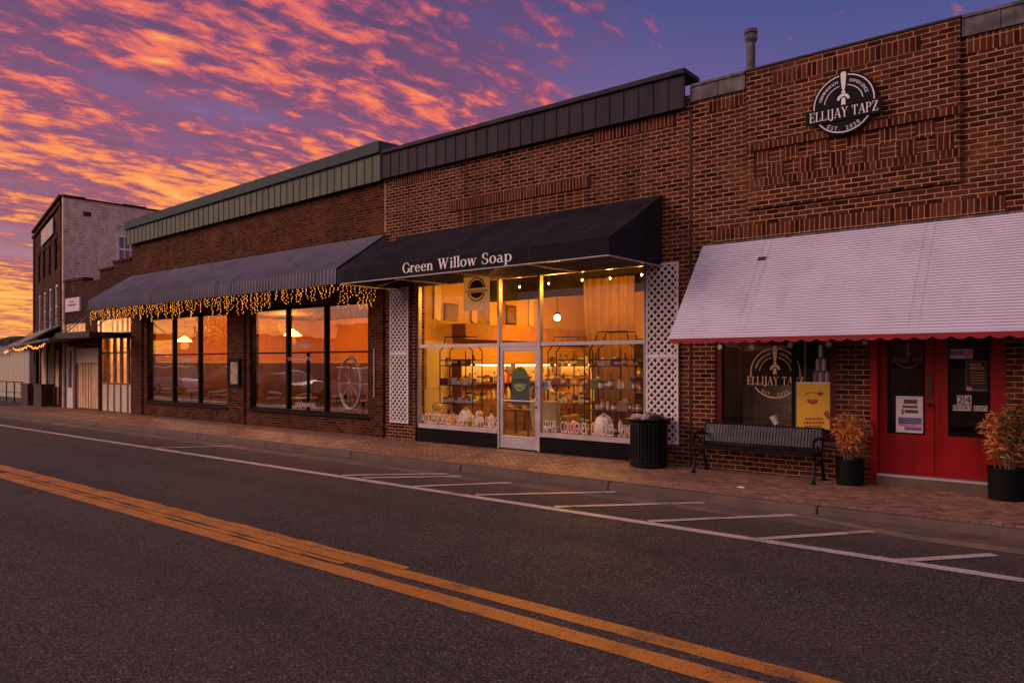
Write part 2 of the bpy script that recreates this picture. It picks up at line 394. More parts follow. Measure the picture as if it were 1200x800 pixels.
def road_mat():
    m, nt, b = new_mat('asphalt'); co = objco(nt, world=True)
    fine = noise(nt, co, 55, 5, .75)
    v = N(nt, 'ShaderNodeTexVoronoi'); v.feature = 'F1'; setin(v, Scale=105); nt.links.new(co, v.inputs['Vector'])
    vc = N(nt, 'ShaderNodeSeparateColor'); nt.links.new(v.outputs['Color'], vc.inputs[0])
    cell = math_(nt, 'POWER', vc.outputs[0], 2.2)
    v2 = N(nt, 'ShaderNodeTexVoronoi'); v2.feature = 'F1'; setin(v2, Scale=38); nt.links.new(co, v2.inputs['Vector'])
    vc2 = N(nt, 'ShaderNodeSeparateColor'); nt.links.new(v2.outputs['Color'], vc2.inputs[0])
    stone = math_(nt, 'MULTIPLY', sstep(nt, vc2.outputs[1], .86, .97), sstep(nt, v2.outputs['Distance'], .36, .20))
    big = noise(nt, objco(nt, (.12, .45, 1), world=True), 1.0, 5, .6)
    wear = noise(nt, co, 1.3, 6, .65)
    base = mixc(nt, cell, (.013, .0108, .0112), (.205, .165, .158))
    base = mixc(nt, sstep(nt, fine, .40, .70, 0, .55), base, (.007, .006, .006))
    base = mixc(nt, stone, base, (.36, .29, .26))
    base = mixc(nt, sstep(nt, big, .40, .66, 0, .28), base, (.105, .076, .066))
    base = mixc(nt, sstep(nt, wear, .55, .78, 0, .3), base, (.028, .024, .024))
    # tyre polished lanes, oil drips along their middle, dirt gathered by the kerb
    sy = N(nt, 'ShaderNodeSeparateXYZ'); nt.links.new(co, sy.inputs[0])
    lane = math_(nt, 'SINE', math_(nt, 'MULTIPLY_ADD', math_(nt, 'MULTIPLY_ADD', big, .35, sy.outputs[1]), 3.6, 1.1))
    base = mixc(nt, sstep(nt, lane, .2, 1.0, 0, .22), base, (.030, .025, .025))
    oil = sstep(nt, noise(nt, objco(nt, (.55, 1.3, 1), world=True), 1.0, 4), .62, .74, 0, .30)
    base = mixc(nt, oil, base, (.016, .014, .015))
    kd = sstep(nt, math_(nt, 'MULTIPLY_ADD', wear, .5, sy.outputs[1]), -3.6, -2.75, 0, .6)
    base = mixc(nt, kd, base, (.105, .072, .055))
    # hairline cracks
    cv = N(nt, 'ShaderNodeTexVoronoi'); cv.feature = 'DISTANCE_TO_EDGE'; setin(cv, Scale=.28)
    wc = N(nt, 'ShaderNodeVectorMath', operation='ADD')
    nn = N(nt, 'ShaderNodeTexNoise'); setin(nn, Scale=1.6, Detail=5); nt.links.new(co, nn.inputs['Vector'])
    nt.links.new(co, wc.inputs[0]); nt.links.new(nn.outputs['Color'], wc.inputs[1]); nt.links.new(wc.outputs[0], cv.inputs['Vector'])
    cr = math_(nt, 'MULTIPLY', sstep(nt, cv.outputs['Distance'], .006, .0015), sstep(nt, noise(nt, co, .35, 3), .45, .58))
    base = mixc(nt, math_(nt, 'MULTIPLY', cr, .45), base, (.012, .010, .010))
    nt.links.new(base, b.inputs['Base Color'])
    r = sstep(nt, wear, .3, .7, .78, .95); nt.links.new(r, b.inputs['Roughness'])
    b.inputs['Specular IOR Level'].default_value = .22
    h = math_(nt, 'ADD', math_(nt, 'MULTIPLY', fine, .6), v.outputs['Distance'])
    bump(nt, b, h, .35, .006)
    return m
m_road = road_mat()
def paint_mat(name, col, worn, amt):
    m, nt, b = new_mat(name); co = objco(nt, world=True)
    f1 = noise(nt, co, 70, 6, .8); f2 = noise(nt, co, 2.2, 5, .6)
    w = math_(nt, 'ADD', math_(nt, 'MULTIPLY', f1, .65), math_(nt, 'MULTIPLY', f2, .55))
    c = mixc(nt, sstep(nt, f2, .3, .7), col, tuple(x*.78 for x in col))
    c = mixc(nt, sstep(nt, w, amt, amt+.06), c, worn)
    vo = N(nt, 'ShaderNodeTexVoronoi'); setin(vo, Scale=95); nt.links.new(co, vo.inputs['Vector'])
    vs_ = N(nt, 'ShaderNodeSeparateColor'); nt.links.new(vo.outputs['Color'], vs_.inputs[0])
    c = mixc(nt, sstep(nt, vs_.outputs[0], .45, 1.0, 0, .55), c, tuple(x*.45 for x in col))
    c = mixc(nt, sstep(nt, vs_.outputs[1], .93, .95), c, worn)
    nt.links.new(c, b.inputs['Base Color']); setin(b, Roughness=.6)
    bump(nt, b, noise(nt, co, 60, 4, .7), .5, .005)
    return m
m_yellow = paint_mat('worn_yellow_paint', (.64,.245,.030), (.070,.050,.038), .65)
m_wline  = paint_mat('worn_white_paint', (.66,.56,.53), (.08,.062,.055), .655)
m_wfaint = paint_mat('worn_white_parking_paint', (.66,.55,.51), (.08,.062,.055), .645)
def paver_mat():
    m, nt, b = new_mat('clay_pavers'); co = objco(nt, world=True)
    a = N(nt, 'ShaderNodeAttribute', attribute_name='tone')
    r = N(nt, 'ShaderNodeValToRGB'); cr = r.color_ramp
    cr.elements[0].color = c4((.175,.094,.064)); cr.elements[1].color = c4((.42,.235,.158))
    e = cr.elements.new(.5); e.color = c4((.30,.162,.108))
    nt.links.new(a.outputs['Fac'], r.inputs[0])
    c = mixc(nt, sstep(nt, noise(nt, co, 30, 5, .7), .3, .75, 0, .5), r.outputs[0], (.12,.065,.05))
    c = mixc(nt, sstep(nt, noise(nt, co, .9, 5), .5, .72, 0, .6), c, (.10,.058,.046))
    nt.links.new(c, b.inputs['Base Color']); setin(b, Roughness=.62)
    bump(nt, b, noise(nt, co, 45, 4), .35, .003)
    return m
m_paver = paver_mat()
m_sand = plain('paver_joint_sand', (.025,.016,.013), .95, var=.3, vscale=8, world=True)
m_grass = plain('dry_ground', (.07,.06,.04), .95, var=.4, vscale=.4, world=True)

# ------------------------------------------------------------------ the ground, road and sidewalk
def ground_plane():
    mb = MB(); n = 24
    s = [-700+1400*i/n for i in range(n+1)]
    mb.add([(-700,-700,-.02),(700,-700,-.02),(700,700,-.02),(-700,700,-.02)], [(0,1,2,3)])
    return tag(mb.build('ground', m_grass), 'bare ground reaching away to the hills', 'ground', kind='structure')
ground_plane()
KY = -2.36                                # street face of the kerb
mb = MB(); mb.box(-140, 40, -12.4, KY-.55, -.012, 0.0)
road = tag(mb.build('road', m_road), 'dark speckled asphalt street running past the shops', 'road', kind='structure')
mb = MB(); mb.box(-140, 40, KY-.55, KY, -.012, .006)
gut = tag(mb.build('gutter', m_gutter), 'stained concrete gutter strip beside the kerb', 'gutter', kind='structure')
# ramped apron at the near right end of the gutter
mb = MB()
x0, x1, x2 = -3.3, -1.7, 40
pts_b = [(x0, KY-.02), (x1, KY-.62), (x2, KY-.72), (x2, KY-.004), (x0+.3, KY-.004)]
vb = [(p[0], p[1], .004) for p in pts_b]; vt = [(x0, KY-.02, .010), (x1, KY-.60, .055), (x2, KY-.70, .065), (x2, KY-.004, .085), (x0+.3, KY-.004, .03)]
mb.add(vb+vt, [(4,3,2,1,0), (5,6,7,8,9)] + [(i, (i+1) % 5, (i+1) % 5+5, i+5) for i in range(5)])
mb.build('apron', m_conc, gut, bevel=.012)
# kerb blocks
mb = MB(); x = -70.0
while x < 30:
    L = 3.05; j = random.uniform(-.004, .004)
    mb.hexa([(x+.006, KY-.02+j, -.01), (x+L-.006, KY-.02+j, -.01), (x+L-.006, KY+.16, -.01), (x+.006, KY+.16, -.01)],
            [(x+.006, KY+j, SW+j*.5), (x+L-.006, KY+j, SW+j*.5), (x+L-.006, KY+.16, SW+j*.5), (x+.006, KY+.16, SW+j*.5)])
    x += L
side = MB(); side.box(-70, 30, KY+.02, .30, -.01, SW-.012)
sidewalk = tag(side.build('sidewalk', m_sand), 'brick paved sidewalk in front of the shops', 'sidewalk', kind='structure')
kerb = mb.build('kerb', m_conc, sidewalk, bevel=.022)
# herringbone pavers laid at 45 degrees
def pavers():
    vs, fs, tone = [], [], []
    L, W, g = .216, .108, .010
    c45 = math.sqrt(.5); xmin, xmax, ymin, ymax = -36.5, 1.6, KY+.285, -.01
    def put(ax, ay, w, h):
        cx, cy = ax+w/2, ay+h/2
        rx, ry = (cx-cy)*c45, (cx+cy)*c45
        if not (xmin < rx < xmax and ymin-.2 < ry < ymax+.2): return
        dz = random.uniform(-.003, .003)
        q = []
        for px_, py_ in ((ax+g/2, ay+g/2), (ax+w-g/2, ay+g/2), (ax+w-g/2, ay+h-g/2), (ax+g/2, ay+h-g/2)):
            q.append(((px_-py_)*c45, (px_+py_)*c45, SW+dz+random.uniform(-.001, .001)))
        for lim, sg in ((ymin, 1), (ymax, -1)):
            out = []
            for p_, n_ in zip(q, q[1:]+q[:1]):
                ip, iq = (p_[1]-lim)*sg >= 0, (n_[1]-lim)*sg >= 0
                if ip: out.append(p_)
                if ip != iq:
                    f_ = (lim-p_[1])/(n_[1]-p_[1]); out.append(tuple(a_+(b_-a_)*f_ for a_, b_ in zip(p_, n_)))
            q = out
            if len(q) < 3: return
        o = len(vs); m = len(q); vs.extend(q)
        vs.extend([(a, b, SW-.014) for a, b, _ in q])
        fs.extend([tuple(range(o, o+m))] + [(o+i, o+m+i, o+m+(i+1) % m, o+(i+1) % m) for i in range(m)])
        tone.extend([min(1, max(0, random.gauss(.5, .24)))]*(m+1))
    # unit cell of the herringbone: period along (1,1)*W and (2,-2)*W
    for i in range(-380, 380):
        for j in range(-200, 200):
            ox = (i + 2*j)*W; oy = (i - 2*j)*W
            rx, ry = (ox-oy)*c45, (ox+oy)*c45
            if rx < xmin-1 or rx > xmax+1 or ry < ymin-1 or ry > ymax+1: continue
            put(ox, oy, L, W); put(ox+0, oy+W, W, L)
    # soldier border along the kerb
    x = xmin
    while x < xmax:
        dz = random.uniform(-.002, .002); o = len(vs)
        q = [(x+g/2, KY+.165, SW+dz), (x+W-g/2, KY+.165, SW+dz), (x+W-g/2, KY+.28, SW+dz), (x+g/2, KY+.28, SW+dz)]
        vs.extend(q); vs.extend([(a, b, SW-.014) for a, b, _ in q])
        fs.extend([(o, o+1, o+2, o+3)] + [(o+i, o+4+i, o+4+(i+1) % 4, o+(i+1) % 4) for i in range(4)])
        tone.extend([min(1, max(0, random.gauss(.6, .2)))]*5); x += W
    me = bpy.data.meshes.new('paving'); me.from_pydata(vs, [], fs)
    at_ = me.attributes.new('tone', 'FLOAT', 'FACE'); at_.data.foreach_set('value', tone)
    me.materials.append(m_paver); me.update()
    o = bpy.data.objects.new('paving', me); COL.objects.link(o); o.parent = sidewalk
pavers()
# painted markings (thin sheets 4 mm up)
def strip(name, pts, w, mat, parent=road, z=.004, jag=0.006):
    mb = MB(); pts = [Vector((p[0], p[1], 0)) for p in pts]
    seg = []
    for a, b in zip(pts, pts[1:]):
        n = max(2, int((b-a).length/.25))
        for i in range(n): seg.append(a.lerp(b, i/n))
    seg.append(pts[-1]); vs = []
    for i, p in enumerate(seg):
        d = (seg[min(i+1, len(seg)-1)]-seg[max(i-1, 0)]).normalized(); nn = Vector((-d.y, d.x, 0))
        vs += [p+nn*(w/2+random.uniform(-jag, jag)), p-nn*(w/2+random.uniform(-jag, jag))]
    vs = [(v.x, v.y, z) for v in vs]
    mb.add(vs, [(2*i, 2*i+1, 2*i+3, 2*i+2) for i in range(len(seg)-1)])
    return mb.build(name, mat, parent)
yu, yl = -7.32, -7.645
strip('centre_line', [(-60, -7.28), (-9, -7.335), (14, -7.40)], .175, m_yellow)
strip('centre_line', [(-60, -7.585), (-9, -7.65), (14, -7.705)], .20, m_yellow)
# older repainted run beside the upper line that stops short
a = ground(492, 662); b = ground(280, 594)
strip('old_centre_line', [(b[0]-10, yu+.085), (b[0], yu+.10), (a[0], yu+.10)], .10, m_yellow, z=.008, jag=.02)
strip('old_centre_line', [(b[0]-6, yl+.145), (a[0]-.6, yl+.145)], .07, m_yellow, z=.008, jag=.02)
ye = -4.03
strip('edge_line', [(-60, ye-.12), (-30, ye-.05), (-6, ye), (10, ye)], .15, m_wline)
for (p, q) in (((170,525),(275,522.5)), ((400,557),(525,555)), ((425,560),(540,558)), ((485,570),(600,565.5)), ((557,580),(722,576.5)),
               ((650,594),(825,589)), ((760,611),(940,603)), ((887,632),(1038,621.5)), ((1055,657),(1165,650))):
    A, B = ground(*p), ground(*q)
    M_ = ((A[0]+B[0])/2, (A[1]+B[1])/2 + .0)
    strip('parking_line', [A, B], .115, m_wfaint, z=.008)

# ------------------------------------------------------------------ shared building helpers
D = 12.0
def shell(bld, x0, x1, ztop, mat_side=None, depth=D):
    mat_side = mat_side or brick_mid
    mb = MB(); mb.box(x0+.02, x0+.27, .30, depth, 0, ztop-.05); mb.box(x1-.27, x1-.02, .30, depth, 0, ztop-.05); mb.box(x0+.27, x1-.27, depth-.25, depth, 0, ztop-.05)
    mb.build('side_wall', mat_side, bld)
    mb = MB(); mb.box(x0+.27, x1-.27, .30, depth-.25, ztop-.75, ztop-.6)
    mb.build('roof', m_roof, bld)
def room(bld, x0, x1, y1, z0, z1, wall, floor, ceil):
    mb = MB(); t = .04
    mb.box(x0, x0+t, .302, y1, z0, z1); mb.box(x1-t, x1, .302, y1, z0, z1); mb.box(x0+t, x1-t, y1-t, y1, z0, z1)
    mb.build('inner_wall', wall, bld)
    mb = MB(); mb.box(x0, x1, .302, y1, z0-.06, z0); mb.build('floor', floor, bld)
    mb = MB(); mb.box(x0, x1, .302, y1, z1, z1+.06); mb.build('ceiling', ceil, bld)
def pane_box(x0, x1, z0, z1, y, mat, parent, t=.008):
    mb = MB(); mb.box(x0, x1, y, y+t, z0, z1); return mb.build('pane', mat, parent)
def point(name, loc, energy, col, r=.06, spot=None):
    l = bpy.data.lights.new(name, 'POINT'); l.energy = energy; l.color = col; l.shadow_soft_size = r
    o = bpy.data.objects.new(name, l); COL.objects.link(o); o.location = loc; return o
WARM = (1.0, .41, .036)

def ribbed_panel(name, x0, x1, y, z0f, z1f, mat, parent, pitch=.30, rib=.022, thick=.05):
    """standing seam fascia: panel plus ribs; z0f, z1f give bottom/top at x"""
    mb = MB(); n = max(2, int((x1-x0)/pitch))
    for i in range(n):
        a, b = x0+(x1-x0)*i/n, x0+(x1-x0)*(i+1)/n
        mb.hexa([(a, y, z0f(a)), (b, y, z0f(b)), (b, y+thick, z0f(b)), (a, y+thick, z0f(a))],
                [(a, y, z1f(a)), (b, y, z1f(b)), (b, y+thick, z1f(b)), (a, y+thick, z1f(a))])
        mb.hexa([(a-.008, y-rib*.7, z0f(a)), (a+.008, y-rib*.7, z0f(a)), (a+.008, y-.001, z0f(a)), (a-.008, y-.001, z0f(a))],
                [(a-.008, y-rib*.7, z1f(a)-.002), (a+.008, y-rib*.7, z1f(a)-.002), (a+.008, y-.001, z1f(a)-.002), (a-.008, y-.001, z1f(a)-.002)])
    return mb.build(name, mat, parent)

# ================================================================== RESTAURANT (green coping)
RX0, RX1 = -27.2, -13.72
rest = thing('brick_building', 'long brown brick restaurant with green metal coping and two big dark framed windows', 'building', (-20.4, 0, 0))
W1 = (-26.05, -20.86, .60, 3.50); W2 = (-19.62, -14.32, .60, 3.50)
mb = MB(); wall_cells(mb, RX0, RX1, 0, 6.62, 0, .30, [W1, W2])
for px0, px1 in ((-27.18, -26.35), (-20.62, -19.85), (-14.15, RX1-.005)):
    mb.box(px0, px1, -.055, -.001, SW-.01, 4.05)
mb.build('front_wall', brick_rest, rest)
shell(rest, RX0, RX1, 6.6, brick_rest)
zb = lambda x: 6.12+(x-RX0)/(RX1-RX0)*.20
zt = lambda x: 6.68+(x-RX0)/(RX1-RX0)*.31
ribbed_panel('coping', RX0-.06, RX1+.02, -.16, zb, zt, m_green, rest, .29)
mb = MB()
mb.hexa([(RX0-.10, -.24, zt(RX0)-.02), (RX1+.06, -.24, zt(RX1)-.02), (RX1+.06, .45, zt(RX1)-.02), (RX0-.10, .45, zt(RX0)-.02)],
        [(RX0-.10, -.24, zt(RX0)+.27), (RX1+.06, -.24, zt(RX1)+.27), (RX1+.06, .45, zt(RX1)+.30), (RX0-.10, .45, zt(RX0)+.30)])
mb.build('coping_cap', m_flash, rest, bevel=.02)
m_rwall = plain('orange_plaster', (.62,.28,.10), .8, var=.12, vscale=.8)
m_rfloor = plain('dark_floorboards', (.10,.05,.03), .5, var=.3)
m_rceil = plain('dim_ceiling', (.12,.065,.04), .8, var=.2)
room(rest, -26.9, -14.0, 7.5, .16, 3.75, m_rwall, m_rfloor, m_rceil)
m_reflband = plain('reflection_tone', (.12,.075,.08), .5, var=.3, vscale=2)  # added lower wall band, its colour stands in for street reflections in the glass
mb = MB(); mb.box(-26.859, -26.80, .31, 7.4, .16, 1.95); mb.box(-26.79, -14.05, 7.38, 7.455, .16, 1.95); mb.box(-14.10, -14.041, .31, 7.37, .16, 1.95); mb.build('reflection_band', m_reflband, rest)
mb = MB(); mb.box(-26.858, -26.78, .31, 7.37, 1.951, 2.0); mb.box(-26.77, -14.12, 7.36, 7.454, 1.951, 2.0); mb.build('reflection_band_rail', m_cream, rest)
def framed_window(bld, x0, x1, z0, z1, ztr, nm, mat, glass, y=.10, fw=.075, extra=None, name='window'):
    mb = MB()
    mb.box(x0, x0+fw, y-.05, y+.07, z0, z1); mb.box(x1-fw, x1, y-.05, y+.07, z0, z1)
    mb.box(x0+fw, x1-fw, y-.05, y+.07, z0, z0+fw); mb.box(x0+fw, x1-fw, y-.05, y+.07, z1-fw, z1)
    ws = (x1-x0-2*fw)/nm; xs = [x0+fw+ws*i for i in range(nm+1)]
    for q in xs[1:-1]: mb.box(q-fw*.55, q+fw*.55, y-.06, y+.07, z0+fw, z1-fw)
    for i in range(nm):
        a = xs[i]+(fw*.55 if i else 0); b = xs[i+1]-(fw*.55 if i < nm-1 else 0)
        mb.box(a, b, y-.03, y+.05, ztr-.022, ztr+.022)
        if extra == i:
            c = a+(b-a)*.52; mb.box(c-.02, c+.02, y-.03, y+.05, z0+fw, ztr-.022)
    w = mb.build(name, mat, bld)
    for i in range(nm):
        a = xs[i]+(fw*.55 if i else 0); b = xs[i+1]-(fw*.55 if i < nm-1 else 0)
        pane_box(a, b, z0+fw, ztr-.022, y+.01, glass, w); pane_box(a, b, ztr+.022, z1-fw, y+.01, glass, w)
    mb = MB(); mb.box(x0-.03, x1+.03, -.05, .05, z0-.06, z0-.002); mb.build('sill', mat, w)
    return w
framed_window(rest, *W1, 2.22, 3, m_darkfrm, g_wavy)
framed_window(rest, *W2, 2.22, 3, m_darkfrm, g_wavy, extra=1)
# conduit on the wall
mb = MB(); mb.tube([(-14.02, -.075, 1.1), (-14.02, -.075, 2.3)], .014); mb.build('conduit', m_white, rest)

# menu box
mx = X(274.5, -.08)
menu = thing('menu_box', 'framed dark menu box mounted on the brick pier between the restaurant windows', 'menu box', (mx, -.06, 1.1))
mb = MB(); z0, z1 = Zp(274, 453), Zp(274, 420); w = .33
mb.box(mx-w, mx+w, -.12, -.056, z0, z0+.09); mb.box(mx-w, mx+w, -.12, -.056, z1-.09, z1)
mb.box(mx-w, mx-w+.09, -.12, -.056, z0+.09, z1-.09); mb.box(mx+w-.09, mx+w, -.12, -.056, z0+.09, z1-.09); mb.build('case', m_darkfrm, menu)
mb = MB(); mb.box(mx-w+.09, mx+w-.09, -.085, -.06, z0+.09, z1-.09); mb.build('menu_page', plain('menu_paper', (.30,.24,.20), .5, var=.5, vscale=9), menu)

# grey ribbed awning
GA0, GA1 = -27.15, -13.66
gaw = thing('shop_awning', 'long grey ribbed awning over the restaurant windows', 'awning', ((GA0+GA1)/2, 0, 3.7))
def corr(x): return .012 if (int(math.floor(x/.09)) % 2 == 0) else 0
mb = MB(); n = 300; prof = [(-.02, 5.03), (-.75, 4.53), (-1.46, 4.06), (-1.47, 3.72)]
vs = []; nrm = [(0, .5), (-.3, .5), (-.8, .5), (-1, 0)]
for i in range(n+1):
    x = GA0 + (GA1-GA0)*i/n; c = .034 if i % 3 == 0 else 0
    for (y, z), (ny, nz) in zip(prof, nrm): vs.append((x, y+ny*c, z+nz*c))
for i in range(n+1):
    x = GA0 + (GA1-GA0)*i/n
    for (y, z), (ny, nz) in zip(prof, nrm): vs.append((x, y-ny*.03+.01, z-.03*(nz > 0)))
fs = []; o2 = (n+1)*4
for i in range(n):
    for k in range(3):
        a = i*4+k; fs.append((a, a+1, a+5, a+4)); fs.append((o2+a, o2+a+4, o2+a+5, o2+a+1))
    fs.append((i*4+3, o2+i*4+3, o2+i*4+7, i*4+7))
mb.add(vs, fs); mb.build('canopy', m_greyawn, gaw)
for xe, nm in ((GA0, 1), (GA1, -1)):
    mb = MB()
    poly = [(-.02, 4.98), (-.75, 4.49), (-1.44, 4.02), (-1.44, 3.73), (-.02, 3.73)]
    mb.add([(xe+nm*.004, y, z) for y, z in poly] + [(xe+nm*.03, y, z) for y, z in poly], [(0,1,2,3,4), (9,8,7,6,5)] + [(i, i+5, (i+1) % 5+5, (i+1) % 5) for i in range(5)])
    for k in range(9):
        y = -.12-k*.155; zt_ = 4.96+(y+.02)*.66
        mb.box(xe-.012 if nm > 0 else xe+.001, xe-.001 if nm > 0 else xe+.012, y-.014, y+.014, 3.74, max(zt_, 3.8))
    mb.build('end_panel', m_greyawn, gaw)

# icicle lights along the awning edge
m_bulb = emis('amber_bulb', (1.0, .34, .04), 2.5, sample=False)
m_wire = plain('dark_wire', (.02,.015,.012), .6)
ice = thing('icicle_lights', 'amber icicle string lights hanging below the grey awning edge', 'string lights', (-20.4, -1.43, 3.72))
mb = MB(); mb.tube([(GA0+.05, -1.43, 3.705), (-20, -1.43, 3.70), (GA1-.05, -1.43, 3.705), (GA1-.03, -.2, 3.70), ], .006, 4)
mb.build('wire', m_wire, ice)
for i in range(100):
    if i < 90: x = GA0+.08+(GA1-GA0-.16)*(i+.5)/90+random.uniform(-.05, .05); y = -1.43
    else: x = GA1-.06; y = -1.35+(i-90)*.115
    L = random.choice((.16, .24, .3, .36, .42, .50)); mb = MB(); k = 0
    mb.tube([(x, y, 3.70), (x+random.uniform(-.02, .02), y, 3.70-L)], .003, 3)
    z = 3.695
    while z > 3.70-L:
        mb.octa((x+random.uniform(-.035, .035), y+random.uniform(-.03, .03), z), random.uniform(.008, .0125), 1); z -= random.uniform(.035, .06)
    mb.build('light_strand', [m_wire, m_bulb], ice)
# pendant lamps, tables and chairs in the restaurant
m_shade = emis('glowing_shade', (1.0, .55, .14), 7.0)
def pendant(x, y, z, label):
    p = thing('pendant_lamp', label, 'pendant lamp', (x, y, z), 'pendant lamps in the restaurant')
    mb = MB(); mb.tube([(x, y, 3.74), (x, y, z+.16)], .008, 5); mb.build('cord', m_wire, p)
    mb = MB(); mb.lathe((x, y, z), [(.25, -.02), (.24, .03), (.15, .10), (.06, .16), (.03, .19)], 20); mb.build('lamp_shade', m_shade, p, smooth=True)
    point('pendant_light', (x, y, z-.16), 60, (1.0, .34, .05), .12)
xx, zz = at(216, 398, .9); pendant(xx, .9, zz-.05, 'glowing pendant lamp behind the leftmost restaurant window')
xx, zz = at(343, 391, .9); pendant(xx, .9, zz-.05, 'glowing pendant lamp behind the wider restaurant window nearer the soap shop')
point('restaurant_light', (-24.0, 4.2, 3.3), 400, (1, .33, .05), .3); point('restaurant_light', (-17.5, 4.2, 3.3), 400, (1, .33, .05), .3)
m_seat = plain('dark_chair_wood', (.045,.025,.016), .45, var=.3)
def cafe_table(x, y, lab):
    t = thing('cafe_table', lab, 'table', (x, y, .16), 'tables inside the restaurant')
    mb = MB(); mb.box(x-.42, x+.42, y-.38, y+.38, .88, .92); mb.build('table_top', m_wood, t, bevel=.01)
    mb = MB(); mb.lathe((x, y, .16), [(.26, 0), (.25, .03), (.05, .06), (.045, .72)], 14); mb.build('pedestal', m_seat, t)
def cafe_chair(x, y, rz, lab):
    c = thing('cafe_chair', lab, 'chair', (x, y, .16), 'chairs inside the restaurant')
    def P(a, b): return (x+a*math.cos(rz)-b*math.sin(rz), y+a*math.sin(rz)+b*math.cos(rz))
    Mz = Matrix.Rotation(rz, 3, 'Z')
    mb = MB(); mb.obox((x, y, .62), (.42, .42, .035), Mz); mb.build('seat', m_wood, c, bevel=.008)
    mb = MB(); p = P(-.19, 0); mb.obox((p[0], p[1], 1.0), (.03, .38, .12), Mz); mb.obox((p[0], p[1], .82), (.025, .38, .07), Mz); mb.build('backrest', m_wood, c, bevel=.008)
    for a, b, h in ((.18, .18, .60), (.18, -.18, .60), (-.19, .18, 1.06), (-.19, -.18, 1.06)):
        p = P(a, b); mb = MB(); mb.tube([(p[0], p[1], .16), (p[0], p[1], h)], .018, 6); mb.build('leg', m_seat, c)
for i, (tx, w) in enumerate(((-25.2, 'left end of the left window'), (-22.6, 'right half of the left window'), (-18.6, 'left half of the right window'), (-15.9, 'right end of the right window'))):
    cafe_table(tx, 1.15, 'dark square pedestal table behind the %s of the restaurant' % w)
    cafe_chair(tx-.75, 1.15, 0, 'dark wooden chair left of the table behind the %s' % w)
    cafe_chair(tx+.75, 1.15, math.pi, 'dark wooden chair right of the table behind the %s' % w)
wx_, wz_ = at(408, 449, .55)
wh = thing('wheel_reflection', 'large pale spoked wheel standing in for a reflection in the right restaurant pane', 'wheel', (wx_, .55, wz_))  # solid wheel added in place of a wheel-shaped reflection in the glass
q_ = R(24); WPt = lambda r, a: (wx_+r*math.cos(a)*math.cos(q_), .62-r*math.cos(a)*math.sin(q_)*.5, wz_+r*math.sin(a))
m_rimp = plain('pale_wheel_reflection', (.62,.58,.66), .5)
mb = MB(); mb.tube([WPt(.68, 2*math.pi*i/40) for i in range(41)], .042, 8); mb.build('rim', m_rimp, wh, smooth=True)
mb = MB()
for i in range(10): mb.tube([WPt(.05, 2*math.pi*i/10), WPt(.67, 2*math.pi*i/10)], .008, 5)
mb.build('spokes', m_rimp, wh)
mb = MB(); mb.blob(WPt(0, 0), (.07, .06, .07), 1, amp=0); mb.build('hub', m_rimp, wh, smooth=True)
mb = MB(); mb.tube([(wx_, .62, .16), WPt(.64, -math.pi/2)], .04, 8); mb.build('stand', m_seat, wh)
# painted script on the restaurant glass (illegible in the photograph: loose strokes)
def script_mark(pxs, py, wpx, hpx, lab, seed):
    y = .045
    x0, z0 = at(pxs, py, y); x1 = X(pxs+wpx, y); h = abs(Zp(pxs, py-hpx, y)-z0); rn = random.Random(seed)
    mb = MB(); pts = []
    n = 60
    for i in range(n+1):
        f = i/n
        pts.append((x0+(x1-x0)*f+.03*math.sin(i*1.3), y, z0+h*(.5+.45*math.sin(i*1.05+rn.random()*.8))*(1 if rn.random() < .8 else 1.3)))
    mb.tube(pts, .010, 4)
    tag(mb.build('window_lettering', m_letter, base=(x0, y, z0)), lab, 'lettering', 'script painted on the restaurant glass')
script_mark(209, 425, 17, 6, 'loose white script on the middle pane of the left restaurant window', 1)
script_mark(342, 409, 22, 6, 'loose white script above the transom of the right restaurant window', 2)
script_mark(337, 423, 30, 5, 'loose white script just below the transom of the right restaurant window', 3)
script_mark(346, 476, 24, 5, 'loose white script low on the middle pane of the right restaurant window', 4)

# ================================================================== SOAP SHOP (charcoal coping)
SX0, SX1 = -13.70, -5.74
shop = thing('brick_building', 'red brick soap shop with charcoal coping and glowing aluminium storefront', 'building', (-9.7, 0, 0))
FX0, FX1, FZ0, FZ1 = X(486.5), X(755.5), SW, 3.80
mb = MB(); wall_cells(mb, SX0, SX1, 0, 6.60, .003, .30, [(FX0, FX1, 0, FZ1)])
mb.build('front_wall', brick_mid, shop)
shell(shop, SX0, SX1, 6.6)
ribbed_panel('coping', SX0+.03, SX1-.06, -.13, lambda x: 6.36, lambda x: 6.93, m_charcoal, shop, .30)
mb = MB(); mb.box(SX0-.0, SX1-.02, -.19, .42, 6.931, 7.03); mb.build('coping_cap', m_charcoal, shop, bevel=.02)
mb = MB(); mb.box(SX0-.012, SX0+.014, -.004, .0025, 5.1, 6.34); mb.build('party_joint', plain('pale_mortar_joint', (.55,.37,.27), .9, spec=.1), shop)
# soldier courses and the recessed panel border
for a, b in ((695, 792), (462, 512)):
    mb = MB(); mb.box(X(a), X(b), -.006, .002, 6.13, 6.36); mb.build('soldier_course', brick_sold, shop)
mb = MB()
pA, pB = X(525), X(691); zA = 5.28
mb.box(pA, pB, -.030, .002, zA+.02, zA+.24); mb.build('panel_header', brick_sold, shop)
mb = MB(); mb.box(pA+.22, pB-.02, -.006, .002, zA-.52, zA-.02); mb.build('stacked_panel', brick_stk, shop)
mb = MB(); mb.box(pA, pB, -.014, .002, zA-.75, zA-.53); mb.build('panel_footer', brick_sold, shop)
